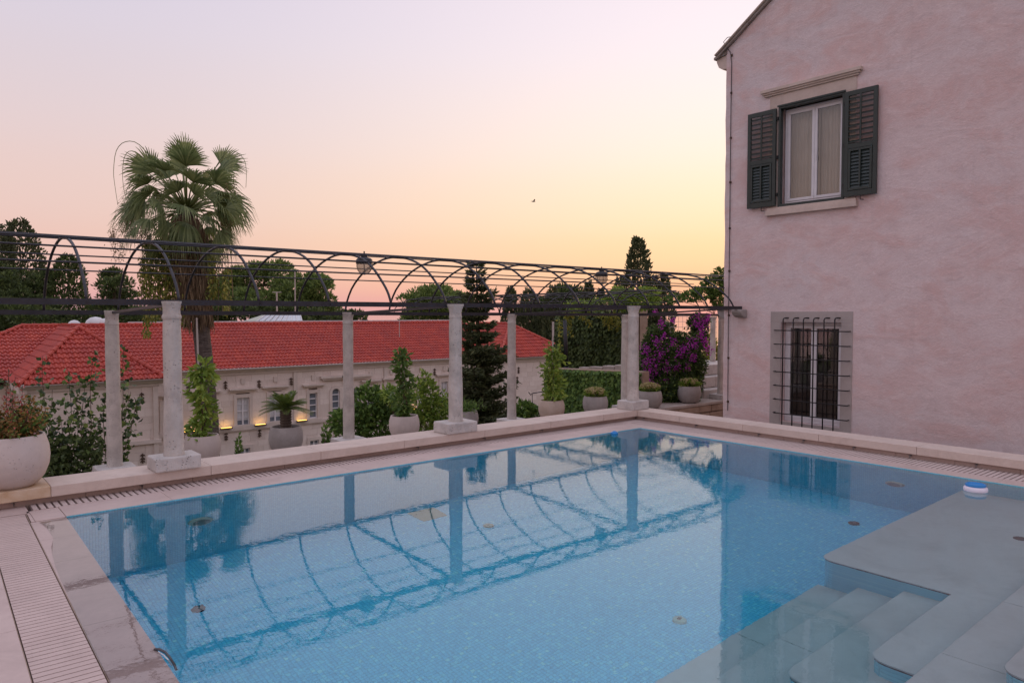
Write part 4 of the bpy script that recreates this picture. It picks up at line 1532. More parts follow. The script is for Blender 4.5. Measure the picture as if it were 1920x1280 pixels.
MB().box(29.75, 35.9, 36.46, 46, WB, EZ - .3).build('wall', 'mortar', villa)
MB().box(-.2, 3.94, WY + .1, 46.5, WB, EZ - .3).build('wall', 'mortar', villa)
# cornices under the eaves
def cornice(x0, x1, y, z):
    MB().prism([(y + .3, z - .36), (y - .06, z - .36), (y - .09, z - .30), (y - .09, z - .25), (y - .16, z - .20), (y - .26, z - .10), (y - .28, z - .06), (y + .3, z - .06)], 0, x0, x1).build('cornice', 'ashlar_trim', villa)
    MB().tube([(x0, y - .33, z - .02), (x1, y - .33, z - .02)], .06, 8).build('gutter', 'pole_grey', villa)


cornice(9.0, 29.7, WY, EZ)
cornice(3.7, 9.0, 34.9, EZ)
cornice(29.6, 36.1, 36.45, EZ)
MB().box(8.85, 9.0, 34.8, 38.4, EZ - .36, EZ - .06).build('cornice', 'ashlar_trim', villa)
MB().box(3.66, 3.94, 34.75, 42, EZ - .36, EZ - .06).build('cornice', 'ashlar_trim', villa)
# central projecting bay edges and pilaster strips
for px_ in (553, 722):
    x_ = at_y(px_, 720, WY)[0]
    MB().box(x_ - .11, x_ + .11, WY - .10, WY - .02, WB, EZ - .37).build('pilaster', 'ashlar_trim', villa)
for x_ in (4.05, 8.70):
    MB().box(x_ - .10, x_ + .10, 34.79, 34.88, WB, EZ - .37).build('pilaster', 'ashlar_trim', villa)
for x_ in (29.85, 35.8):
    MB().box(x_ - .10, x_ + .10, 36.34, 36.43, WB, EZ - .37).build('pilaster', 'ashlar_trim', villa)
# string course
zsc = at_y(450, 800, WY)[2]
MB().box(9.0, 29.6, WY - .14, WY - .02, zsc - .16, zsc).box(9.0, 29.6, WY - .10, WY - .02, zsc - .22, zsc - .161).build('string_course', 'ashlar_trim', villa)
zs2 = at_y(220, 830, 34.9)[2]
MB().box(3.9, 8.9, 34.74, 34.86, zs2 - .16, zs2).build('string_course', 'ashlar_trim', villa)

for a, b, z0_, z1_, kd in wins + low:
    fw = .17
    yo = WY - .075
    wo_ = None
    if kd == 'arch':
        # opening with a round head
        r_ = (b - a) / 2
        xm = (a + b) / 2
        zc2 = z1_ - r_
        out_, inn = [], []
        for k in range(13):
            t_ = math.pi * k / 12
            inn.append((xm + r_ * math.cos(t_), zc2 + r_ * math.sin(t_)))
            out_.append((xm + (r_ + fw) * math.cos(t_), zc2 + (r_ + fw) * math.sin(t_)))
        inn = [(b, z0_)] + inn + [(a, z0_)]
        out_ = [(b + fw, z0_ - .1)] + out_ + [(a - fw, z0_ - .1)]
        m_ = len(inn)
        mb = MB()
        mb.add([(x_, yo, z_) for x_, z_ in inn] + [(x_, yo, z_) for x_, z_ in out_] + [(x_, WY + .16, z_) for x_, z_ in inn] + [(x_, WY, z_) for x_, z_ in out_],
               [(i, i + 1, m_ + i + 1, m_ + i) for i in range(m_ - 1)] + [(i, 2 * m_ + i, 2 * m_ + i + 1, i + 1) for i in range(m_ - 1)] + [(m_ + i, m_ + i + 1, 3 * m_ + i + 1, 3 * m_ + i) for i in range(m_ - 1)])
        wo_ = mb.build('window', 'ashlar_trim', villa)
        # spandrel panel filling the hole corners
        MB().add([(a - .02, WY - .02, zc2), (a - .02, WY - .02, z1_ + .02), (b + .02, WY - .02, z1_ + .02), (b + .02, WY - .02, zc2)] + [(x_, WY - .02, z_) for x_, z_ in inn[1:-1]],
                 [(1, 0) + tuple(range(4 + 12, 4 + 5, -1)), (2, 1) + tuple(range(4 + 6, 4 - 1, -1)) + (3,)]).build('spandrel', 'ashlar_trim', wo_)
        MB().box(a - .75, b + .75, WY - .28, WY - .02, z1_ + .62, z1_ + .74).box(a - .62, b + .62, WY - .18, WY - .02, z1_ + .50, z1_ + .619).build('hood', 'ashlar_trim', wo_)
    else:
        mb = MB()
        mb.box(a - fw, a, yo, WY + .16, z0_, z1_).box(b, b + fw, yo, WY + .16, z0_, z1_)
        mb.box(a - fw, b + fw, yo, WY + .16, z1_ + .0005, z1_ + fw * 1.1)
        mb.box(a - fw - .06, b + fw + .06, yo - .07, WY + .16, z0_ - .14, z0_ - .0005)
        wo_ = mb.build('window', 'ashlar_trim', villa)
        if kd != 'low':
            MB().box(a - .42, b + .42, WY - .24, WY - .02, z1_ + .42, z1_ + .50).box(a - .34, b + .34, WY - .14, WY - .02, z1_ + .33, z1_ + .419).build('hood', 'ashlar_trim', wo_)
            xm = (a + b) / 2
            MB().box(xm - .10, xm + .10, WY - .10, WY - .02, z1_ + .72, z1_ + 1.0).build('keystone', 'ashlar_trim', wo_)
    MB().box(a, b, WY + .10, WY + .11, z0_, z1_ + .01).build('pane', 'far_glass', wo_)
    fr_ = MB()
    t_ = .045
    fr_.box(a, a + t_, WY + .04, WY + .09, z0_, z1_).box(b - t_, b, WY + .04, WY + .09, z0_, z1_)
    if kd in ('sash', 'low'):
        fr_.box((a + b) / 2 - .035, (a + b) / 2 + .035, WY + .03, WY + .09, z0_, z1_)
        fr_.box(a, b, WY + .045, WY + .085, z0_ + (z1_ - z0_) * .5 - .03, z0_ + (z1_ - z0_) * .5 + .03)
        for q in (.25, .75):
            fr_.box(a, b, WY + .055, WY + .085, z0_ + (z1_ - z0_) * q - .012, z0_ + (z1_ - z0_) * q + .012)
    else:
        for q in (.0, .25, .5, .75):
            fr_.box(a, b, WY + .03, WY + .09, z0_ + (z1_ - z0_) * q, z0_ + (z1_ - z0_) * q + .055)
    fr_.box(a, b, WY + .04, WY + .09, z1_ - t_, z1_)
    fr_.build('sash', 'window_white', wo_)
    if kd == 'sash':
        MB().add([(a + (b - a) * k / 24, WY + .093 + .004 * math.sin(k * 1.7), z) for k in range(25) for z in (z0_ + .22, z1_)], [(2 * k, 2 * k + 2, 2 * k + 3, 2 * k + 1) for k in range(24)]).build('curtain', 'white_metal', wo_)

# iron wall anchors
def anchor(x, y, z):
    mb = MB()
    mb.tube([(x, y, z - .30), (x, y, z + .30)], .034, 6)
    for dz in (.17, -.04, -.2):
        mb.tube([(x - .11, y, z + dz - .03), (x - .07, y, z + dz + .045), (x, y, z + dz), (x + .07, y, z + dz + .045), (x + .11, y, z + dz - .03)], .036, 6)
    mb.tube([(x, y - .03, z), (x, y + .05, z)], .05, 6)
    o = mb.build('wall_anchor', 'rust_iron', villa)
    o.data.transform(Matrix.Translation((x, y, z)) @ Matrix.Scale(.74, 4) @ Matrix.Translation((-x, -y, -z)))


for px_, py_, Y in ((266, 745, 34.85), (267.5, 859, 34.85), (423, 722, WY - .06), (486, 720, WY - .06), (424, 818, WY - .06), (487, 811.6, WY - .06), (815, 697, WY - .06), (546, 715, WY - .06), (353, 731, WY - .06), (972.5, 694, 36.4), (970, 712, 36.4)):
    q = at_y(px_, py_, Y)
    anchor(q[0], Y, q[2])
# lit wall washers on the string course
for px_ in (355, 423, 487, 565, 709, 771):
    q = at_y(px_, 795, WY - .12)
    x_ = q[0]
    lm = MB().box(x_ - .30, x_ + .30, WY - .30, WY - .145, zsc + .0005, zsc + .055).build('wall_light', 'pole_black', villa)
    MB().box(x_ - .26, x_ + .26, WY - .28, WY - .16, zsc + .056, zsc + .070).build('lens', 'lamp_glow', lm)
    ld = bpy.data.lights.new('wall_light_lamp', 'AREA')
    ld.energy = .5
    ld.color = (1, .55, .10)
    ld.shape = 'RECTANGLE'
    ld.size = .5
    ld.size_y = .1
    lo = bpy.data.objects.new('wall_light_lamp', ld)
    lo.rotation_euler = (math.radians(180 - 22), 0, 0)
    lo.location = (x_, WY - .24, zsc + .09)
    link(lo, lm)
# roof furniture
MB().box(9.6, 31.5, RY + .5, RY + .7, RZ - .3, RZ + .20).build('ridge_parapet', 'white_metal', villa)
sk = at_y(525, 603, 45.5)
x_ = sk[0]
slt = MB().add([(x_ - 2.0, 44.4, 1.30), (x_ + 1.0, 44.4, 1.30), (x_ + 1.9, 46.8, 1.35), (x_ + 1.9, 46.8, 1.92), (x_ - .3, 46.4, 1.92), (x_ - 2.0, 46.8, 1.35)],
               [(1, 2, 3), (0, 1, 3, 4), (0, 4, 5)]).build('skylight', 'green_glass', villa)
A_, B_, C_, D_ = Vector((x_ - 2.0, 44.38, 1.32)), Vector((x_ + 1.0, 44.38, 1.32)), Vector((x_ + 1.9, 46.78, 1.94)), Vector((x_ - .3, 46.38, 1.94))
MB().add([A_, B_, C_, D_], [(0, 1, 2, 3)]).build('pane', 'roof_glass', slt)
for k in range(9):
    a = A_.lerp(B_, k / 8); b = D_.lerp(C_, k / 8)
    MB().tube([a + Vector((0, 0, .02)), b + Vector((0, 0, .02))], .035, 6).build('glazing_bar', 'white_metal', slt)
for px_, r_ in ((140, .30), (180, .5), (198, .4)):
    q = at_y(px_, 608, 43.6)
    MB().lathe([(r_, -.3), (r_, .05), (r_ * .86, r_ * .45), (r_ * .5, r_ * .75), (.02, r_ * .85)], (q[0], 43.7, RZ + .05), 18).build('roof_vent', 'white_metal', villa, smooth=True)
q = at_y(749, 640, 41)
MB().tube([(q[0], 41, -.2), (q[0], 41, 1.35)], .03, 6).build('lightning_rod', 'pole_grey', villa)

# ================================================================== PLANTERS AND NEAR PLANTS
def planter(label, x, y, z, R, h, mat, group='round stone planters'):
    t = thing('planter', label, 'planter', (x, y, z), group)
    prof = [(R * .56, 0), (R * .70, h * .06), (R * .86, h * .20), (R * .97, h * .40), (R, h * .58), (R * .975, h * .78), (R * .90, h * .95), (R * .875, h), (R * .82, h * 1.0), (R * .79, h * .975), (R * .80, h * .90)]
    autosmooth(MB().lathe(prof, (x, y, z), 40, close=False).build('bowl', mat, t), 50)
    V = []
    MB().lathe([(R * .81, h * .90), (R * .5, h * .925), (R * .05, h * .935)], (x, y, z), 28).build('soil', 'soil', t)
    return t


def stem_tube(mb, a, b, r0, r1, wob=.03, n=6):
    a, b = np.array(a, float), np.array(b, float)
    pts = []
    ph = random.random() * 6
    for k in range(n + 1):
        f_ = k / n
        p_ = a + (b - a) * f_
        p_ = p_ + np.array([math.sin(ph + f_ * 4), math.cos(ph * 1.3 + f_ * 5), 0]) * wob * math.sin(math.pi * f_)
        pts.append(tuple(p_))
    mb.tube(pts, [r0 + (r1 - r0) * k / n for k in range(n + 1)], 5)
    return np.array(pts)


def along(pts, n):
    """n random points along a polyline, with tangents"""
    k = rng.uniform(0, len(pts) - 1.001, n)
    i = k.astype(int)
    f_ = (k - i)[:, None]
    return pts[i] * (1 - f_) + pts[i + 1] * f_


def vine_column(name, label, cat, segs, Y, n, leaf, mat, base, parent_name=None, group=None, spread=1.):
    """segs: (px, py, half-width px) down the plant's axis in the photograph's plane y=Y"""
    ax = np.array([at_y(px_, py_, Y) for px_, py_, w_ in segs])
    hw = np.array([np.linalg.norm(at_y(px_ + w_, py_, Y) - at_y(px_, py_, Y)) * .8 for px_, py_, w_ in segs])
    t = thing(name, label, cat, base, group)
    mb = MB()
    top = ax[0]
    for k in range(3):
        stem_tube(mb, (base[0] + .03 * (k - 1), base[1], base[2]), ax[0] * (1 - .25 * k) + ax[-1] * .25 * k, .011, .004, .05)
    mb.build('stem', 'stem', t)
    k = rng.uniform(0, len(ax) - 1.001, n)
    i = k.astype(int); f_ = (k - i)
    c = ax[i] * (1 - f_)[:, None] + ax[i + 1] * f_[:, None]
    w_ = hw[i] * (1 - f_) + hw[i + 1] * f_
    d = rng.normal(size=(n, 3))
    d /= np.linalg.norm(d, axis=1, keepdims=True)
    rad = rng.uniform(.15, 1, n) ** .6
    lump = 1 + .55 * noise3(c * 6 + d * 1.4, 1.0, 4)
    P = c + d * (w_ * rad * lump)[:, None] * np.array([1, 1, .7])
    D = d * .8 + rdir(n, 0) * .5
    D[:, 2] -= .15
    L = rng.uniform(.7, 1.25, n) * leaf
    foliage('foliage', mat, P, D, L, L * .52, t)
    return t


def yrow(px_): return None


# big flowering planter on the parapet
c0 = at_z(18, 908, CT)
planter('large rounded planter of rust-leaved red flowers on the stained parapet coping', c0[0], 8.53, CT, .335, .50, 'planter_pale')
fx, fy, fz = c0[0], 8.53, CT + .455
t = thing('flowering_plant', 'rust-leaved plant with red and white flowers in the large parapet planter', 'plant', (fx, fy, fz))
mb = MB()
SP = []
for k in range(46):
    a = random.uniform(0, 6.28); r_ = random.uniform(0, .22)
    h_ = random.uniform(.12, .40)
    ln = random.uniform(.05, .2)
    SP.append(stem_tube(mb, (fx + r_ * math.cos(a), fy + r_ * math.sin(a), fz - .01), (fx + (r_ + ln) * math.cos(a), fy + (r_ + ln) * math.sin(a), fz + h_), .004, .002, .02, 4))
for (px_, py_) in ((16, 690), (30, 705), (42, 720), (10, 735), (50, 755)):
    e_ = at_y(px_, py_, 8.55)
    SP.append(stem_tube(mb, (fx + .02, fy, fz), e_, .005, .002, .03, 6))
mb.build('stem', 'stem', t)
allp = np.concatenate([along(s_, 46) for s_ in SP[:46]])
foliage('foliage', 'rust_leaf', allp + rng.normal(size=allp.shape) * .02, rdir(len(allp), .2), rng.uniform(.03, .06, len(allp)), .022, t)
sel = allp[rng.permutation(len(allp))[:900]]
foliage('foliage', 'leaf_mid', sel + rng.normal(size=sel.shape) * .02, rdir(len(sel), .3), rng.uniform(.03, .06, len(sel)), .022, t)
fl = np.concatenate([along(s_[2:], 34) for s_ in SP[46:]] + [allp[rng.permutation(len(allp))[:150]]])
foliage('blossom', 'red_flower', fl + rng.normal(size=fl.shape) * .022, rdir(len(fl)), rng.uniform(.018, .034, len(fl)), .02, t)
# spear leaves
P, D, U = [], [], []
for k in range(16):
    a = random.uniform(-1.2, .9)
    P.append((fx + .12 * math.cos(a), fy + .1 * math.sin(a), fz)); D.append((math.cos(a) * random.uniform(.5, 1), math.sin(a) * .6, random.uniform(.5, 1.0))); U.append((0, 0, 1))
foliage('spear_leaf', 'leaf_mid', P, np.array(D), rng.uniform(.22, .36, 16), .055, t, np.array(U, float))

# tall leafy climber behind the rear column
YB = 12.15
base = at_y(150, 925, YB)
t = thing('climbing_shrub', 'tall open shrub of round dark leaves behind the first rear column', 'shrub', (base[0], YB, -1.6))
mb = MB()
SP = []
for (bx, by, tx, ty) in ((40, 900, 15, 700), (70, 930, 80, 668), (110, 935, 98, 730), (120, 930, 128, 695), (150, 930, 176, 668), (165, 930, 160, 705), (185, 930, 205, 715), (205, 920, 232, 652), (215, 900, 245, 735), (130, 930, 60, 745),
                         (150, 930, 145, 735), (190, 930, 262, 742), (100, 930, 115, 790), (170, 930, 190, 780), (80, 930, 70, 800), (226, 905, 238, 800), (140, 935, 130, 810)):
    SP.append(stem_tube(mb, at_y(bx, by, YB), at_y(tx, ty, YB + random.uniform(-.25, .25)), .008, .003, .06, 8))
mb.build('stem', 'stem', t)
P = np.concatenate([along(s_, 105) for s_ in SP])
P = P + rng.normal(size=P.shape) * np.array([.055, .06, .045])
D = rdir(len(P), -.1)
foliage('foliage', 'leaf_glossy', P, D, rng.uniform(.06, .105, len(P)), rng.uniform(.055, .085, len(P)), t, fold=.12)
# dense foot
n = 1500
P = np.stack([rng.uniform(75, 190, n), 915 - rng.uniform(0, 1, n) ** 1.4 * 95], 1)
P = np.array([at_y(a, b, YB - .1 + rng.normal() * .15) for a, b in P])
foliage('foliage', 'leaf_dark', P, rdir(n, -.1), rng.uniform(.05, .10, n), .055, t)

# planters along the rear wall
RP = []


def rear_planter(px_, Yoff, R, h, mat, label):
    # x where the ray of px_ crosses the wall line
    x_ = at_y(px_, 800, 11.6)[0]
    for _ in range(4):
        yy = rear_y(x_) + Yoff
        x_ = at_y(px_, 800, yy)[0]
    z_ = rear_z(x_)
    planter(label, x_, yy, z_, R, h, mat)
    RP.append((x_, yy, z_ + h * .9))
    return x_, yy, z_ + h * .9


a = rear_planter(379, .08, .265, .44, 'planter_pale', 'pale round planter with an upright glossy climber behind the first front column')
vine_column('climbing_plant', 'upright glossy green climber in the planter in front of the palm trunk', 'plant', [(382, 682, 14), (376, 705, 26), (378, 740, 24), (385, 770, 28), (376, 800, 24), (374, 830, 17), (378, 852, 16)], a[1], 620, .125, 'leaf_bright', a)
a = rear_planter(536, .05, .275, .45, 'planter_grey', 'dark grey round planter holding the sago palm')
# sago palm
t = thing('sago_palm', 'sago palm with stiff arching fronds in the dark grey planter', 'palm', a)
cz = at_y(536, 770, a[1])[2]
tr_ = MB()
prof = [(.085 + .012 * (k % 2), k * .022) for k in range(int((cz - a[2]) / .022) + 2)]
tr_.lathe(prof, a, 14).build('trunk', 'bark', t)
P, D, L, U = [], [], [], []
mb = MB()
for k in range(34):
    az = k * 2.399
    elv = .15 + .95 * ((k % 9) / 8.)
    ln = random.uniform(.36, .46)
    pts = []
    for q in range(15):
        s_ = q / 14
        out_ = ln * s_ * math.cos(elv) * (1 + .1 * s_)
        zz = ln * (s_ * math.sin(elv) - .38 * s_ ** 2.2 * math.cos(elv))
        pts.append(np.array([a[0] + out_ * math.cos(az), a[1] + out_ * math.sin(az), cz + .02 + zz]))
    mb.tube([tuple(q) for q in pts], [.006 - .0003 * q for q in range(15)], 4)
    for q in range(2, 14):
        for h2 in (0, .5):
            p_ = pts[q] * (1 - h2) + pts[min(q + 1, 14)] * h2
            tg = pts[min(q + 1, 14)] - pts[q - 1]
            tg /= np.linalg.norm(tg)
            sd_ = np.cross(tg, [0, 0, 1.]); sd_ /= np.linalg.norm(sd_)
            nn = np.cross(sd_, tg)
            s_ = q / 14
            for sg in (-1, 1):
                P.append(p_); D.append(sd_ * sg * .85 + tg * .55 + nn * .28); L.append(.105 * math.sin(math.pi * (s_ * .8 + .16)) + .02); U.append(nn)
mb.build('rachis', 'petiole', t)
foliage('frond', 'leaf_cycad', np.array(P), np.array(D), np.array(L), .013, t, np.array(U), .1)

a = rear_planter(758, .06, .285, .43, 'planter_pale', 'off-white round planter with a tall twining vine between the shrubs')
vine_column('climbing_plant', 'tall narrow twining vine growing from the off-white planter', 'plant', [(752, 655, 9), (754, 675, 15), (752, 700, 17), (764, 720, 16), (757, 745, 15), (757, 768, 12), (757, 785, 10)], a[1], 620, .115, 'leaf_mid', a)
a = rear_planter(872, .1, .27, .40, 'planter_grey', 'grey round planter of ferny leaves half hidden by the middle column')
n = 420
P = np.array(a) + rng.normal(size=(n, 3)) * np.array([.15, .15, .05]) + np.array([0, 0, .08])
tt = thing('fern', 'low ferny plant in the grey planter behind the middle column', 'plant', a)
foliage('foliage', 'leaf_mid', P, rdir(n, .7), rng.uniform(.08, .15, n), .018, tt)
a = rear_planter(1034, .06, .295, .44, 'planter_tan', 'tan stained round planter with a yellow-green vine, right of the spruce')
vine_column('climbing_plant', 'yellow-green twining vine in the tan stained planter', 'plant', [(1034, 655, 12), (1040, 672, 16), (1032, 692, 17), (1040, 712, 15), (1036, 735, 15), (1040, 752, 10)], a[1], 640, .12, 'leaf_bright', a)


def hydrangea(a, R, label, n_fl=16, mat='hydrangea', lh=.16):
    t = thing('hydrangea', label, 'plant', a)
    n = 520
    d = rdir(n, .35)
    P = np.array(a) + d * np.array([R * .8, R * .8, lh * .75]) * rng.uniform(.4, 1, n)[:, None] + np.array([0, 0, .04])
    foliage('foliage', 'leaf_bright', P, d, rng.uniform(.06, .10, n), .05, t)
    for k in range(n_fl):
        az = k * 2.399
        r_ = R * .72 * math.sqrt((k + .5) / n_fl)
        c = np.array([a[0] + r_ * math.cos(az), a[1] + r_ * math.sin(az), a[2] + lh * (1.25 - .7 * (r_ / R) ** 2)])
        m_ = 75
        dd_ = rdir(m_)
        dd_ /= np.linalg.norm(dd_, axis=1, keepdims=True)
        foliage('flower_head', mat, c + dd_ * .058, np.cross(dd_, rdir(m_)), .036, .034, t, dd_)


a = rear_planter(1116, .06, .30, .43, 'planter_grey', 'grey round planter of faded hydrangeas in front of the ivy wall')
hydrangea(a, .30, 'faded yellow hydrangea in the planter in front of the ivy wall')
x_, yy = 14.55, rear_y(14.55) - .06
planter('round planter of pale hydrangeas on the slab right of the corner column', x_, yy, rear_z(x_), .315, .44, 'planter_grey')
hydrangea((x_, yy, rear_z(x_) + .40), .30, 'pale hydrangea heads in the planter right of the corner column', 20)
x_, yy = 16.35, rear_y(16.35) - .02
planter('round planter of green hydrangeas on the slab next to the last rear column', x_, yy, rear_z(x_), .32, .46, 'planter_grey')
hydrangea((x_, yy, rear_z(x_) + .42), .33, 'green hydrangea spilling from the planter by the last rear column', 9)


# shrubs rising behind the rear wall
def shrub_mass(name, label, cat, blobs, n, leaf, mat, D0, group=None, up=.1, squash=.55, sr=.03):
    """blobs: (px,py,rx px,ry px, depth)"""
    cs = [at_d(b[0], b[1], b[4]) for b in blobs]
    lo = min(c[2] for c in cs)
    base = at_d(blobs[0][0], blobs[0][1], blobs[0][4])
    gz_ = ground_z(base[0], base[1]) if D0 is None else D0
    t = thing(name, label, cat, (base[0], base[1], gz_), group)
    mb = MB()
    Ps, Ds = [], []
    tot = sum(b[2] * b[3] for b in blobs)
    for b, c in zip(blobs, cs):
        s_ = b[4] / FPX
        stem_tube(mb, (base[0], base[1], gz_), c, sr, .006, .1)
        m_ = max(20, int(n * b[2] * b[3] / tot))
        d = rdir(m_)
        rad = rng.uniform(.2, 1, m_) ** .45
        lump = 1 + .28 * noise3(d * 3 + c, 1.2, 9)
        Ps.append(c + d * (rad * lump)[:, None] * np.array([b[2] * s_, b[2] * s_, b[3] * s_]))
        Ds.append(d * .7 + rdir(m_, up) * .6)
    mb.build('stem', 'stem', t)
    P = np.concatenate(Ps); D = np.concatenate(Ds)
    L = rng.uniform(.7, 1.3, len(P)) * leaf
    foliage('foliage', mat, P, D, L, L * squash, t)
    return t


shrub_mass('garden_shrub', 'bushy lime-green shrub behind the second rear column', 'shrub', [(690, 765, 40, 40, 17), (665, 795, 35, 30, 17), (710, 790, 35, 35, 17), (640, 790, 22, 22, 17), (690, 738, 18, 14, 17), (725, 755, 22, 25, 17)], 2600, .13, 'leaf_mid', None)
shrub_mass('garden_shrub', 'sprawling yellow-green shrub around the twining vine', 'shrub', [(785, 760, 25, 45, 16.5), (805, 745, 14, 35, 16.5), (798, 785, 25, 28, 16.5), (735, 740, 20, 15, 16.5), (825, 770, 18, 35, 16.5), (797, 710, 8, 14, 16.5), (840, 785, 18, 20, 16.5)], 2600, .11, 'leaf_bright', None, squash=.4)
shrub_mass('garden_shrub', 'low leafy shrub between the spruce and the tan planter', 'shrub', [(985, 770, 22, 16, 17), (1000, 780, 20, 14, 17), (970, 778, 14, 12, 17)], 800, .12, 'leaf_mid', None)

# ------------------------------------------------------------------ bougainvillea by the house
t = thing('bougainvillea', 'large bougainvillea bush with magenta bracts beside the house', 'bush', (16.6, 13.0, -1.3))
blobs = [(1225, 690, 28, 55, 20.5), (1260, 700, 40, 50, 20.5), (1295, 690, 30, 60, 20.5), (1250, 735, 42, 28, 20.2), (1285, 735, 30, 28, 20.2), (1225, 640, 18, 28, 20.5), (1270, 645, 22, 22, 20.7), (1312, 630, 16, 28, 20.8), (1305, 605, 14, 16, 20.8), (1245, 620, 10, 14, 20.6), (1325, 600, 6, 10, 20.8)]
Ps, Ds = [], []
mb = MB()
for b in blobs:
    c = at_d(b[0], b[1], b[4]); s_ = b[4] / FPX
    stem_tube(mb, (16.6, 13.0, -1.3), c, .03, .008, .15)
    m_ = int(b[2] * b[3] * 3.6)
    d = rdir(m_)
    Ps.append(c + d * (rng.uniform(.1, 1, m_) ** .45 * (1 + .3 * noise3(d * 3 + c, 1.2, 2)))[:, None] * np.array([b[2] * s_, b[2] * s_, b[3] * s_])); Ds.append(d * .6 + rdir(m_) * .7)
mb.build('stem', 'stem', t)
P = np.concatenate(Ps); D = np.concatenate(Ds)
foliage('foliage', 'leaf_glossy', P, D, rng.uniform(.05, .10, len(P)), .045, t)
BR = []
for (px_, py_, r_) in ((1215, 680, 16), (1212, 655, 12), (1225, 690, 18), (1232, 640, 10), (1240, 665, 16), (1218, 715, 14), (1252, 690, 10), (1275, 665, 10), (1285, 655, 12), (1300, 645, 12), (1318, 610, 14), (1308, 600, 14), (1328, 595, 7), (1322, 640, 10), (1330, 655, 9), (1268, 690, 9), (1262, 640, 8), (1240, 605, 9),
                       (1290, 690, 7), (1215, 740, 8), (1300, 670, 9), (1250, 715, 6), (1315, 625, 9), (1245, 630, 6), (1228, 585, 6), (1262, 600, 6)):
    c = at_d(px_, py_, 20.0); s_ = 20 / FPX
    m_ = int(r_ * 5)
    BR.append(c + rng.normal(size=(m_, 3)) * r_ * s_ * np.array([.55, .35, .55]))
P = np.concatenate(BR)
foliage('blossom', 'bract', P, rdir(len(P)), rng.uniform(.035, .065, len(P)), .042, t)

# vine trailing on the pergola by the house
shrub_mass('climbing_vine', 'yellow-green creeper spreading over the pergola end by the house', 'vine', [(1340, 535, 22, 18, 19.5), (1318, 550, 22, 10, 19.5), (1345, 560, 14, 14, 19.5), (1295, 555, 18, 8, 19.8), (1350, 515, 10, 12, 19.3), (1262, 560, 18, 7, 21)], 1700, .11, 'leaf_mid', 1.85, squash=.5, sr=.008)
shrub_mass('climbing_vine', 'light green creeper over the farther pergola left of the tall cypress', 'vine', [(1165, 555, 30, 14, 24), (1200, 565, 35, 12, 24), (1130, 570, 32, 9, 24), (1215, 550, 20, 10, 24), (1090, 575, 28, 9, 24.5), (1180, 575, 40, 7, 24)], 2400, .14, 'leaf_bright', 1.85, squash=.5, sr=.008)
shrub_mass('garden_shrub', 'bright yellow-green shrub between the bougainvillea and the house', 'shrub', [(1335, 670, 14, 26, 25), (1330, 645, 10, 16, 25), (1345, 690, 12, 14, 25)], 700, .16, 'leaf_yellow', -1.5)

# stone steps beside the last columns
t = thing('garden_steps', 'pale stone steps beside the last rear columns', 'steps', (20.5, 14.2, -1.3))
for k, (zt, dx) in enumerate(((.30, .0), (-.02, .35), (-.34, .7))):
    for j in range(3):
        q0 = 17.9 - dx * .4 + j * .95
        MB().box(q0, q0 + .94, 13.1 - dx, 14.6, zt - .31, zt).build('step', 'plinth_stone', t, bevel=.02)
box('wall_core', 'rubble_stone', (17.9, 20.7, 13.2, 14.6, -1.35, -.66), t)

# ------------------------------------------------------------------ ivy walls
def ivy(name, label, cat, quad, n, leaf, mat, thick, wallmat='rubble_stone', capstones=True, group=None):
    """quad: four 3-d corners TL,TR,BR,BL of the wall face"""
    q = [np.array(p_) for p_ in quad]
    nrm = np.cross(q[1] - q[0], q[3] - q[0]); nrm /= np.linalg.norm(nrm)
    if nrm @ (CAM - q[0]) < 0:
        nrm = -nrm
    t = thing(name, label, cat, tuple((q[2] + q[3]) / 2))
    tag(t, kind='thing')
    bk = [p_ - nrm * .45 for p_ in q]
    MB().hexa([tuple(q[3]), tuple(q[2]), tuple(bk[2]), tuple(bk[3])], [tuple(q[0]), tuple(q[1]), tuple(bk[1]), tuple(bk[0])]).build('wall_body', wallmat, t)
    a = rng.uniform(0, 1, n); b = rng.uniform(0, 1, n)
    P = (q[0][None] * (1 - a)[:, None] + q[1][None] * a[:, None]) * (1 - b)[:, None] + (q[3][None] * (1 - a)[:, None] + q[2][None] * a[:, None]) * b[:, None]
    bul = .5 + .5 * noise3(P, 1.3, 8)
    P = P + nrm * (thick * (bul * .8 + rng.uniform(0, .5, n)))[:, None]
    D = rdir(n) * .45 + nrm * .45
    D[:, 2] -= .75
    foliage('ivy', mat, P, D, rng.uniform(.7, 1.3, n) * leaf, leaf * .8, t, nrm + rng.normal(size=(n, 3)) * .35, .15)
    return t, nrm


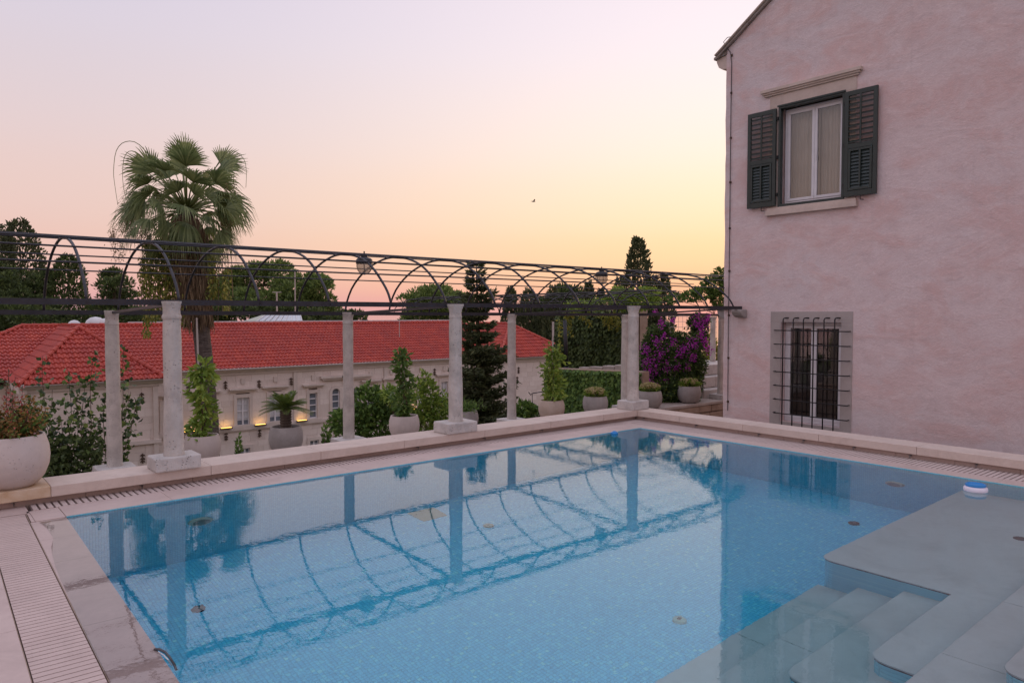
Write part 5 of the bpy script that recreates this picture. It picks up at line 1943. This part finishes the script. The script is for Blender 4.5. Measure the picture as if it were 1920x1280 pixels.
d1 = 25
ivy('ivy_wall', 'tall wall thickly grown with dark ivy behind the corner column', 'wall', [at_d(1052, 584, 27.5), at_d(1200, 580, 25), at_d(1200, 690, 25), at_d(1052, 700, 27.5)], 6500, .15, 'leaf_dark', .35)
ivy('ivy_wall', 'lower wall covered in green ivy behind the hydrangea planter', 'wall', [at_d(1028, 690, 20.5), at_d(1205, 697, 19), at_d(1205, 800, 19), at_d(1028, 800, 20.5)], 7000, .11, 'leaf_mid', .22)
t = thing('garden_wall', 'strip of pinkish rubble wall between the two ivy walls', 'wall', at_d(1130, 692, 22))
tag(t, kind='thing')
rr = random.Random(3)
pa, pb = at_d(1085, 688, 23), at_d(1215, 680, 21.3)
for row in range(2):
    x = 0
    L0 = np.linalg.norm(pb - pa); dv = (pb - pa) / L0
    while x < L0:
        l_ = rr.uniform(.3, .7)
        c = pa + dv * x - np.array([0, 0, .24 * row + .0])
        o = MB().box(0, l_ - .02, 0, .3, -.22, 0).build('stone', 'slab_stone', None, bevel=.02)
        o.data.transform(Matrix.Translation(c) @ Matrix.Rotation(math.atan2(dv[1], dv[0]), 4, 'Z'))
        col.objects.unlink(o); link(o, t)
        x += l_
n = 900     # fresh tendrils hanging over the tall wall
P, D = [], []
t = thing('ivy_tendrils', 'fresh light green tendrils hanging over the top of the tall ivy wall', 'vine', at_d(1110, 590, 25))
for (px_, py_, dx, dy) in ((1085, 590, 22, 22), (1118, 592, 28, 26), (1132, 595, 26, 22), (1060, 590, 10, 40), (1052, 600, -4, 70), (1145, 590, 20, 25), (1075, 585, -14, 30)):
    for k in range(60):
        s_ = k / 59
        P.append(at_d(px_ + dx * s_ ** .8, py_ + dy * s_ ** 1.5, 24.9) + rng.normal(size=3) * .05); D.append(rdir(1)[0] + np.array([.3, 0, -.4]))
foliage('foliage', 'leaf_yellow', np.array(P), np.array(D), .12, .06, t)

# lamp post and garden lamp
q = at_d(1062, 690, 22)
q1 = at_d(1059, 600, 22)
t = thing('lamp_post', 'black post standing against the tall ivy wall', 'post', (q[0], q[1], -2.5))
MB().tube([(q[0], q[1], -3.5), (q[0], q[1], q[2]), (q[0], q[1], q[2] + .04)], [.10, .085, .07], 12).tube([(q[0], q[1], q[2] + .04), tuple(q1)], [.065, .055], 12).build('shaft', 'pole_black', t, smooth=True)
YL = 13.2
t = thing('garden_lamp', 'small black bracket lamp with a round shade beside the tan planter', 'lamp', tuple(at_y(1005, 800, YL)))
hk = [at_y(a_, b_, YL) for a_, b_ in ((991, 735), (995, 740), (999, 737), (1018, 734), (1030, 736), (1038, 752), (1040, 790))]
MB().tube([tuple(p_) for p_ in hk], .012, 6).build('bracket', 'pole_black', t, smooth=True)
p0, p1 = at_y(998, 738, YL), at_y(998, 752, YL)
MB().tube([tuple(p0), tuple(p1)], .008, 6).build('chain', 'pole_black', t)
MB().lathe([(.012, .10), (.02, .06), (.05, .045), (.11, .01), (.115, -.005), (.10, -.012)], tuple(p1 - np.array([0, 0, .10])), 20).build('shade', 'pole_black', t, smooth=True)
MB().lathe([(.05, .0), (.055, -.05), (.03, -.09)], tuple(p1 - np.array([0, 0, .115])), 14).build('bulb_glass', 'lantern_glass', t, smooth=True)
# wire fence in the gap by the house
t = thing('wire_fence', 'thin wire mesh fence in the gap behind the bougainvillea', 'fence', tuple(at_d(1295, 700, 30)))
for k in range(13):
    a_, b_ = at_d(1248 + k * 8, 592, 30), at_d(1248 + k * 8, 690, 30)
    MB().tube([tuple(a_), tuple(b_)], .008, 4).build('wire', 'pole_grey', t)
for k in range(9):
    a_, b_ = at_d(1248, 593 + k * 10, 30), at_d(1344, 593 + k * 10, 30)
    MB().tube([tuple(a_), tuple(b_)], .008, 4).build('wire', 'pole_grey', t)

# ================================================================== TREES
def spruce(label, pxs, D0, n_wh=30):
    top, bot = at_d(pxs[0], pxs[1], D0), at_d(pxs[2], pxs[3], D0)
    t = thing('spruce_tree', label, 'tree', (bot[0], bot[1], ground_z(bot[0], bot[1])))
    g0 = np.array([bot[0], bot[1], ground_z(bot[0], bot[1]) - .2])
    MB().tube([tuple(g0), tuple(g0 * .4 + top * .6), tuple(top)], [.17, .09, .012], 8).build('trunk', 'bark', t)
    H_ = top[2] - g0[2]
    mb = MB()
    Ps, Ds, Us = [], [], []
    for k in range(n_wh):
        f_ = k / n_wh
        z = top[2] - .12 - (H_ * .80) * f_ ** .95
        ln = .12 + 1.35 * f_ ** .7
        nb = 4 + int(5 * f_)
        for j in range(nb):
            az = k * 1.3 + j * 6.283 / nb + random.uniform(-.3, .3)
            l_ = ln * random.uniform(.35, 1.3)
            cx = np.array([g0[0] + (top[0] - g0[0]) * (1 - f_), g0[1] + (top[1] - g0[1]) * (1 - f_), z])
            pts = []
            dr_ = random.uniform(-.42, -.02)
            for q in range(7):
                s_ = q / 6
                pts.append(cx + np.array([math.cos(az) * l_ * s_, math.sin(az) * l_ * s_, l_ * (dr_ * s_ + .42 * s_ * s_ + (.15 * s_ if f_ < .25 else 0))]))
            pts = np.array(pts)
            mb.tube([tuple(p_) for p_ in pts], [.018 * (1 - q / 7) + .003 for q in range(7)], 4)
            m_ = int(24 + 150 * l_)
            pp = along(pts, m_)
            rad = np.array([math.cos(az), math.sin(az), 0.])
            sd_ = np.array([-math.sin(az), math.cos(az), 0.])
            sg = rng.choice([-1, 1], m_)
            spread = rng.uniform(0, .20, m_)
            pp = pp + sd_ * (sg * spread)[:, None] + rng.normal(size=(m_, 3)) * .025
            Ps.append(pp); Ds.append(rad * .6 + sd_ * sg[:, None] * .6 + rng.normal(size=(m_, 3)) * .3 + np.array([0, 0, .12]))
    tag(mb.build('branches', 'bark', t), kind='stuff')
    P, D = np.concatenate(Ps), np.concatenate(Ds)
    foliage('crown', 'leaf_cypress', P, D, rng.uniform(.11, .22, len(P)), .07, t)


spruce('dark spruce with layered branches between the middle column and the rear column', (893, 490, 905, 900), 23)


def cypress(label, px_, top, hw, D0, base=640, mat='leaf_cypress', n=2600, prof=1., group='cypress trees behind the villa'):
    a, b = at_d(px_, top, D0), at_d(px_, base, D0)
    g = min(ground_z(b[0], b[1]), b[2] - 1)
    t = thing('cypress_tree', label, 'tree', (b[0], b[1], g), group)
    R = hw * D0 / FPX
    MB().tube([(b[0], b[1], g - .3), (b[0], b[1], a[2] - .5)], [.22, .04], 7).build('trunk', 'bark', t)
    z0_ = max(g + .5, b[2] - 4)
    H_ = a[2] - z0_
    u = rng.uniform(0, 1, n) ** .85
    az = rng.uniform(0, 6.283, n)
    rp = R * 1.30 * np.minimum(1, (u * 4.2 / prof + .03) ** .55) * (1 - .05 * u)
    lump = 1 + .26 * noise3(np.stack([np.cos(az) * 2, np.sin(az) * 2, u * H_ * .9], 1), 1.4, int(px_))
    r_ = rp * lump * rng.uniform(.45, 1.02, n) ** .5
    P = np.stack([b[0] + r_ * np.cos(az), b[1] + r_ * np.sin(az), a[2] - u * H_ + rng.normal(size=n) * .08], 1)
    D = np.stack([np.cos(az) * .5, np.sin(az) * .5, np.full(n, .9)], 1) + rng.normal(size=(n, 3)) * .35
    s_ = D0 / FPX
    L = rng.uniform(4.5, 10, n) * s_
    foliage('crown', mat, P, D, L, L * .5, t)


def pine(label, blobs, D0, mat='leaf_pine', n_clump=60, leaf=7, group='round pines behind the villa', name='pine_tree', base=None):
    """blobs: crown lobes (px,py,rx,ry)"""
    s_ = D0 / FPX
    c0 = at_d(blobs[0][0], blobs[0][1], D0)
    g = ground_z(c0[0], c0[1])
    t = thing(name, label, 'tree', (c0[0], c0[1], g), group)
    mb = MB()
    mb.tube([(c0[0], c0[1], g - .3), (c0[0] + .3, c0[1], (g + c0[2]) / 2), tuple(c0)], [.38, .26, .10], 8)
    tot = sum(b[2] * b[3] for b in blobs)
    Ps, Ds = [], []
    for b in blobs:
        c = at_d(b[0], b[1], D0 + random.uniform(-2, 2))
        mb.tube([tuple((c0 + np.array([c0[0], c0[1], g])) / 2), tuple((c0 + c) / 2 - np.array([0, 0, .4])), tuple(c)], [.16, .10, .03], 6)
        k_ = max(6, int(n_clump * b[2] * b[3] / tot))
        d = rdir(k_, .25); d /= np.linalg.norm(d, axis=1, keepdims=True)
        cc = c + d * rng.uniform(.55, 1.0, k_)[:, None] * np.array([b[2] * s_, b[2] * s_, b[3] * s_])
        for q in cc:
            r_ = rng.uniform(10, 19) * s_
            m_ = 120
            e_ = rdir(m_, .35); e_ /= np.linalg.norm(e_, axis=1, keepdims=True)
            Ps.append(q + e_ * (rng.uniform(.35, 1, m_) ** .5 * r_)[:, None] * np.array([1, 1, .72])); Ds.append(e_ + rng.normal(size=(m_, 3)) * .4 + np.array([0, 0, .35]))
    mb.build('trunk', 'bark', t)
    P, D = np.concatenate(Ps), np.concatenate(Ds)
    L = rng.uniform(.7, 1.3, len(P)) * leaf * s_
    foliage('crown', mat, P, D, L, L * .42, t)


cypress('broad dark cypress, tallest in the tree group at the edge beyond the pergola', 42, 416, 36, 72, 640, n=6000, prof=1.6)
cypress('thin cypress spire just left of the broad dark cypress', 22, 420, 10, 74, 640, n=1300)
cypress('dark cypress cut by the picture edge', 2, 425, 18, 70, 640, n=2000)
pine('dense green tree in front of the dark cypresses at the edge', [(30, 560, 48, 50), (75, 545, 25, 45), (0, 540, 28, 50), (60, 590, 50, 30)], 66, 'leaf_dark', 85)
cypress('full conifer standing between the first two pergola arches', 130, 482, 38, 68, 640, n=6000, prof=2.4, mat='leaf_dark', group=None)
pine('small open conifer left of the palm', [(214, 540, 28, 13), (212, 522, 12, 10), (222, 560, 36, 10), (208, 580, 40, 12)], 62, 'leaf_dark', 40, group=None)
pine('dark tree low behind the left roof hip', [(60, 605, 70, 28), (0, 600, 50, 35), (140, 610, 50, 20)], 60, 'leaf_dark', 70)
pine('dark tree low behind the roof between the first columns', [(260, 600, 60, 18), (200, 605, 40, 16), (330, 600, 50, 16)], 60, 'leaf_dark', 70)
pine('wide round pine right of the palm', [(470, 530, 50, 30), (520, 515, 48, 22), (560, 545, 50, 35), (600, 550, 34, 28), (430, 555, 40, 40), (490, 570, 60, 25), (610, 580, 28, 22), (545, 580, 60, 20)], 70, 'leaf_pine', 190)
pine('dark pine filling the gap low behind the glass skylight', [(470, 595, 90, 16), (600, 600, 60, 12), (400, 590, 50, 25), (660, 597, 18, 10)], 64, 'leaf_dark', 90)
pine('round bright pine left of the spruce', [(815, 565, 46, 24), (780, 578, 34, 18), (845, 575, 36, 22), (815, 595, 60, 14), (860, 595, 34, 14)], 75, 'leaf_pine', 110)
for px_, top, hw, D0, lb in ((957, 542, 12, 70, 'slim cypress directly behind the rear column by the spruce'), (990, 545, 17, 68, 'cypress right of the rear column by the spruce'), (1012, 560, 14, 72, 'short cypress between two taller ones right of the spruce'),
                             (1036, 540, 13, 66, 'pointed cypress left of the tall ivy wall'), (1103, 532, 13, 64, 'narrow cypress above the tall ivy wall'), (1126, 545, 9, 66, 'thin cypress just left of the tallest cypress'),
                             (1195, 450, 25, 55, 'tallest cypress, broad and dark, above the corner column'), (1228, 520, 8, 56, 'thin cypress right against the tallest cypress'), (1245, 517, 13, 54, 'cypress between the tallest cypress and the house'), (1160, 525, 16, 60, 'dark cypress left behind the tallest cypress')):
    cypress(lb, px_, top, hw, D0, 690, n=3200 if hw < 20 else 7000, prof=1.15 if hw < 20 else 1.5)
pine('dark bushy pine behind the short cypresses', [(1060, 565, 34, 22), (1010, 590, 40, 22), (1085, 580, 30, 18), (1000, 640, 40, 30), (1035, 640, 30, 35)], 72, 'leaf_dark', 110)

# small conifers at the foot of the villa
for px_, top, hw, lb in ((448, 822, 5, 'small dark upright conifer at the foot of the villa below the sash window'), (610, 802, 5, 'small slim conifer before the villa left of the second rear column'), (618, 812, 4, 'shorter slim conifer beside its twin before the villa')):
    cypress(lb, px_, top, hw, 30, 870, 'leaf_mid', 700, 1.2, group='small conifers before the villa')

# ------------------------------------------------------------------ fan palm
DP = 27.0
sc = DP / FPX
pc = at_d(350, 398, DP)
pb = at_d(398, 900, DP)
pb[2] = ground_z(pb[0], pb[1])
pm = thing('fan_palm', 'tall fan palm with a shaggy dead skirt, seen through the pergola', 'palm', tuple(pb))
path = [tuple(pb), tuple(at_d(394, 800, DP)), tuple(at_d(384, 680, DP)), tuple(at_d(374, 590, DP)), tuple(at_d(364, 520, DP)), tuple(at_d(355, 440, DP)), tuple(pc)]
trk = MB()
fine = []
for i in range(len(path) - 1):
    for q in range(10):
        fine.append(tuple(np.array(path[i]) * (1 - q / 10) + np.array(path[i + 1]) * q / 10))
fine.append(path[-1])
trk.tube(fine, [(.31 - .05 * i / len(fine)) + .012 * (i % 2) for i in range(len(fine))], 16)
trk.build('trunk', 'palm_bark', pm)
# cable on the trunk
cl_ = at_d(371, 600, DP - .4), at_d(373, 690, DP - .4)
MB().tube([tuple(at_d(369, 596, DP - .45)), tuple(at_d(372, 690, DP - .45))], .035, 6).build('conduit', 'pole_grey', pm)


def fan(c, d, R, parent, mat, n_seg=30, droop=.35, spread=2.3, side=None, roll=0.):
    """a palmate leaf: narrow blades fanning from c about direction d"""
    d = np.array(d, float); d /= np.linalg.norm(d)
    if side is None:
        side = np.cross(d, [0, 0, 1.])
        if np.linalg.norm(side) < .1:
            side = np.array([1., 0, 0])
    side = side - d * (side @ d)
    side /= np.linalg.norm(side)
    nn = np.cross(side, d)
    side = side * math.cos(roll) + nn * math.sin(roll)
    nn = np.cross(side, d)
    V, F = [], []
    b = 0
    for k in range(n_seg):
        a = (k / (n_seg - 1) - .5) * spread
        r_ = R * (1 - .22 * abs(a)) * random.uniform(.9, 1.06)
        dr = d * math.cos(a) + side * math.sin(a)
        w0 = R * spread / n_seg * .27
        s2 = np.cross(nn, dr)
        st = 5
        for q in range(st + 1):
            s_ = q / st
            fold = (.012 if q < 3 else 0)
            wq = w0 * (s_ * 2.0 if s_ < .5 else (1 - s_) * 2.0) + .004
            dz = -droop * r_ * max(0, s_ - .25) ** 2 * 1.4 * random.uniform(.7, 1.3)
            p_ = c + dr * r_ * s_ * (1 - .12 * droop * s_) + np.array([0, 0, dz]) + nn * (.06 * R * math.cos(a * 1.2) * s_)
            V += [p_ - s2 * wq, p_ + s2 * wq]
        for q in range(st):
            F.append((b + 2 * q, b + 2 * q + 1, b + 2 * q + 3, b + 2 * q + 2))
        b += 2 * (st + 1)
    return V, F


rr = random.Random(21)
fr_specs = []
for k in range(44):
    az = k * 2.399 + rr.uniform(-.2, .2)
    e_ = 1.05 - 2.0 * (k / 43.) ** .95 + rr.uniform(-.2, .2)
    fr_specs.append((az, e_, rr.uniform(.85, 1.45), rr.uniform(.72, .95), False))
for deg, tilt in ((122, -.3), (101, .25), (80, -.35), (60, .2), (142, .35), (42, -.3), (160, -.25), (24, .3), (110, -.7), (70, .75), (8, -.4), (176, .4), (92, -.05), (132, .05), (52, .0), (115, .5), (75, -.6), (150, -.55), (33, .55), (15, .1), (168, -.05),
                  (97, -.9), (83, .9), (126, .8), (57, -.8)):
    v_ = _r * math.cos(math.radians(deg)) + _k * math.sin(math.radians(deg)) + _f0 * tilt
    v_ /= np.linalg.norm(v_)
    up_ = 45 <= deg <= 135
    fr_specs.append((math.atan2(v_[1], v_[0]), math.asin(v_[2]), rr.uniform(1.35, 2.0) if up_ else rr.uniform(1.1, 1.7), rr.uniform(.95, 1.2) if up_ else rr.uniform(.8, 1.05), up_))
pet = MB()
lv = {'leaf_palm': ([], []), 'dead_frond': ([], [])}
for k, (az, e_, lp_, RR, up_) in enumerate(fr_specs):
    lp_, RR = lp_ * 1.16, RR * 1.22
    d = np.array([math.cos(az) * math.cos(e_), math.sin(az) * math.cos(e_), math.sin(e_)])
    p0 = pc + np.array([0, 0, .05]) + d * .12
    p1 = pc + d * lp_ * .6 + np.array([0, 0, .03])
    sag = .10 + .22 * max(0, math.cos(e_))
    p2 = pc + d * lp_ + np.array([0, 0, -sag * .6])
    pet.tube([tuple(p0), tuple(p1), tuple(p2)], [.035, .024, .016], 6)
    dirl = d + np.array([0, 0, -.30 * math.cos(e_)]) + np.array([rr.uniform(-.2, .2), rr.uniform(-.2, .2), 0])
    V, F = fan(p2, dirl, RR, pm, 'leaf_palm', 26, (.08 if up_ else .15) + (.4 if up_ else .85) * max(0, math.cos(e_)) ** 1.4 * rr.uniform(.5, 1.4), 2.2 if up_ else 2.5, side=_r if up_ else None, roll=rr.uniform(-.7, .7) if up_ else rr.uniform(-1.3, 1.3))
    A, B = lv['leaf_palm']
    o_ = len(A)
    A += V
    B += [tuple(i + o_ for i in f_) for f_ in F]
pet.build('petiole', 'petiole', pm, smooth=True)
A, B = lv['leaf_palm']
me = arrays_mesh('frond', np.array(A), np.array(B)); me.materials.append(MATS['leaf_palm'])
link(bpy.data.objects.new('frond', me), pm)
# dead skirt round the trunk: hanging strips
n = 2600
u = rng.uniform(0, 1, n)
az = rng.uniform(0, 6.283, n)
axp = np.array(fine)
zt = pc[2] - .05 - u * 3.6
ix = np.interp(zt, axp[:, 2], axp[:, 0]); iy = np.interp(zt, axp[:, 2], axp[:, 1])
r_ = .30 + .22 * np.sin(np.clip(u * 1.2, 0, 1) * math.pi) + rng.uniform(-.05, .1, n)
P = np.stack([ix + r_ * np.cos(az), iy + r_ * np.sin(az), zt], 1)
D = np.stack([np.cos(az) * .22, np.sin(az) * .22, np.full(n, -1.)], 1) + rng.normal(size=(n, 3)) * .12
foliage('skirt', 'dead_frond', P, D, rng.uniform(.5, 1.0, n), rng.uniform(.03, .07, n), pm, np.stack([np.cos(az), np.sin(az), 0 * az], 1))
# creeper hanging in curtains around the skirt
cr_ = []
for (px_, y0_, y1_, hw_) in ((285, 455, 565, 20), (305, 450, 570, 22), (270, 480, 560, 12), (330, 470, 560, 14), (318, 455, 560, 18), (392, 470, 560, 10), (402, 480, 556, 8), (425, 500, 590, 9), (421, 505, 560, 8), (275, 575, 630, 8), (345, 560, 610, 8), (290, 560, 600, 14)):
    m_ = int((y1_ - y0_) * hw_ * .28)
    yy = rng.uniform(y0_, y1_, m_)
    xx = px_ + rng.normal(size=m_) * hw_ * .42
    cr_.append(np.array([at_d(a_, b_, DP + rng.normal() * .35) for a_, b_ in zip(xx, yy)]))
P = np.concatenate(cr_)
t = thing('creeper', 'yellowing creeper hanging in curtains round the fan palm skirt', 'vine', tuple(at_d(300, 560, DP)))
D = rdir(len(P)) * .5; D[:, 2] -= .8
foliage('foliage', 'leaf_vine', P, D, rng.uniform(.10, .20, len(P)), .075, t)
mb = MB()
for k in range(26):
    px_ = rr.choice([285, 300, 275, 320, 335, 400, 424]) + rr.uniform(-12, 12)
    mb.tube([tuple(at_d(px_ + rr.uniform(-4, 4), 440, DP)), tuple(at_d(px_, 500, DP - .2)), tuple(at_d(px_ + rr.uniform(-5, 5), rr.uniform(555, 605), DP - .1))], .012, 4)
mb.build('stem', 'dead_frond', t)
# flower stalks: long arching and hanging
mb = MB()
for pts in (((350, 395), (300, 320), (262, 272), (235, 266), (218, 283), (213, 320), (215, 345), (221, 385)), ((350, 395), (300, 330), (262, 290), (242, 284), (232, 300), (230, 335), (234, 365)),
            ((355, 395), (395, 330), (420, 290), (440, 284), (458, 300), (462, 325), (461, 352)), ((355, 395), (400, 320), (425, 295), (434, 310), (440, 350)),
            ((350, 395), (310, 345), (262, 336), (240, 350), (235, 375)), ((350, 400), (290, 378), (232, 392), (214, 415), (211, 435)), ((350, 400), (300, 378), (262, 380), (240, 395)),
            ((355, 400), (400, 385), (440, 360), (470, 375))):
    P3 = [np.array(at_d(a_, b_, DP - .3 * (i / len(pts)))) for i, (a_, b_) in enumerate(pts)]
    sm = []
    for i in range(len(P3) - 1):
        q0, q1, q2, q3 = P3[max(i - 1, 0)], P3[i], P3[i + 1], P3[min(i + 2, len(P3) - 1)]
        for t_ in (0, .33, .67):
            sm.append(tuple(.5 * ((2 * q1) + (q2 - q0) * t_ + (2 * q0 - 5 * q1 + 4 * q2 - q3) * t_ ** 2 + (3 * q1 - q0 - 3 * q2 + q3) * t_ ** 3)))
    sm.append(tuple(P3[-1]))
    mb.tube(sm, [.018 - .011 * i / len(sm) for i in range(len(sm))], 5)
mb.build('flower_stalk', 'petiole', pm, smooth=True)
P = []
for (px_, py_, rx, ry, m_) in ((247, 395, 14, 22, 420), (262, 410, 18, 25, 520), (240, 425, 13, 20, 330), (268, 435, 14, 20, 330), (213, 440, 8, 12, 110), (215, 465, 6, 25, 120), (430, 350, 10, 14, 120), (425, 420, 14, 16, 200), (228, 470, 8, 20, 120)):
    P.append(np.array([at_d(px_ + a_ * rx * .6, py_ + b_ * ry * .6, DP - .3 + c_ * .2) for a_, b_, c_ in rng.normal(size=(m_, 3))]))
P = np.concatenate(P)
D = rdir(len(P)) * .7; D[:, 2] -= .5
foliage('fruit_cluster', 'fruit_brown', P, D, rng.uniform(.05, .13, len(P)), .03, pm)

# ------------------------------------------------------------------ far poles and the bird
for px_, y0_, y1_, D0, w_, lb in ((519, 548, 610, 58, .07, 'short pale pole with a cross-arm before the wide pine'), (553, 508, 610, 60, .05, 'thin tall mast before the wide round pine'), (1037, 603, 690, 45, .07, 'pale pole rising by the end of the red roof')):
    a_, b_ = at_d(px_, y0_, D0), at_d(px_, y1_, D0)
    t = thing('mast', lb, 'pole', (b_[0], b_[1], ground_z(b_[0], b_[1])))
    MB().tube([(b_[0], b_[1], ground_z(b_[0], b_[1])), tuple(a_)], w_, 6).build('shaft', 'pole_grey', t)
    if px_ != 1037:
        u_ = _r * .35
        MB().tube([tuple(a_ - u_), tuple(a_ + u_)], .03, 5).build('cross_arm', 'pole_grey', t)
bp = at_d(1000, 378, 55)
t = thing('bird', 'small bird gliding in the evening sky right of the palm', 'bird', tuple(bp))
f1, r1 = Vector(_f0), Vector(_r)
bv = Vector(bp)
mb = MB()
ring = [(-.20, .010), (-.12, .035), (-.02, .055), (.08, .05), (.14, .035), (.17, .04), (.21, .022), (.25, .004)]
mb.tube([bv + r1 * a_ for a_, _ in ring], [b_ for _, b_ in ring], 8)
for sg in (-1, 1):
    W_ = [(0, .09, -.07), (.25, .13, -.04), (.5, .05, -.08), (.62, -.06, -.10)]
    V = []
    for o_, a_, b_ in W_:
        zz = .02 + o_ * .30 - .12 * (o_ > .3) * (o_ - .3)
        V += [bv + f1 * sg * o_ + r1 * (a_ - sg * .25 * o_) + Vector((0, 0, zz)), bv + f1 * sg * o_ + r1 * (b_ - sg * .25 * o_) + Vector((0, 0, zz - .01))]
    mb.add(V, [(0, 2, 3, 1), (2, 4, 5, 3), (4, 6, 7, 5)])
mb.add([bv - r1 * .19, bv - r1 * .30 + f1 * .06, bv - r1 * .30 - f1 * .06], [(0, 1, 2)])
o = mb.build('body', 'bird_grey', t)
o.data.transform(Matrix.Translation(bv) @ Matrix.Scale(.7, 4) @ Matrix.Translation(-bv))
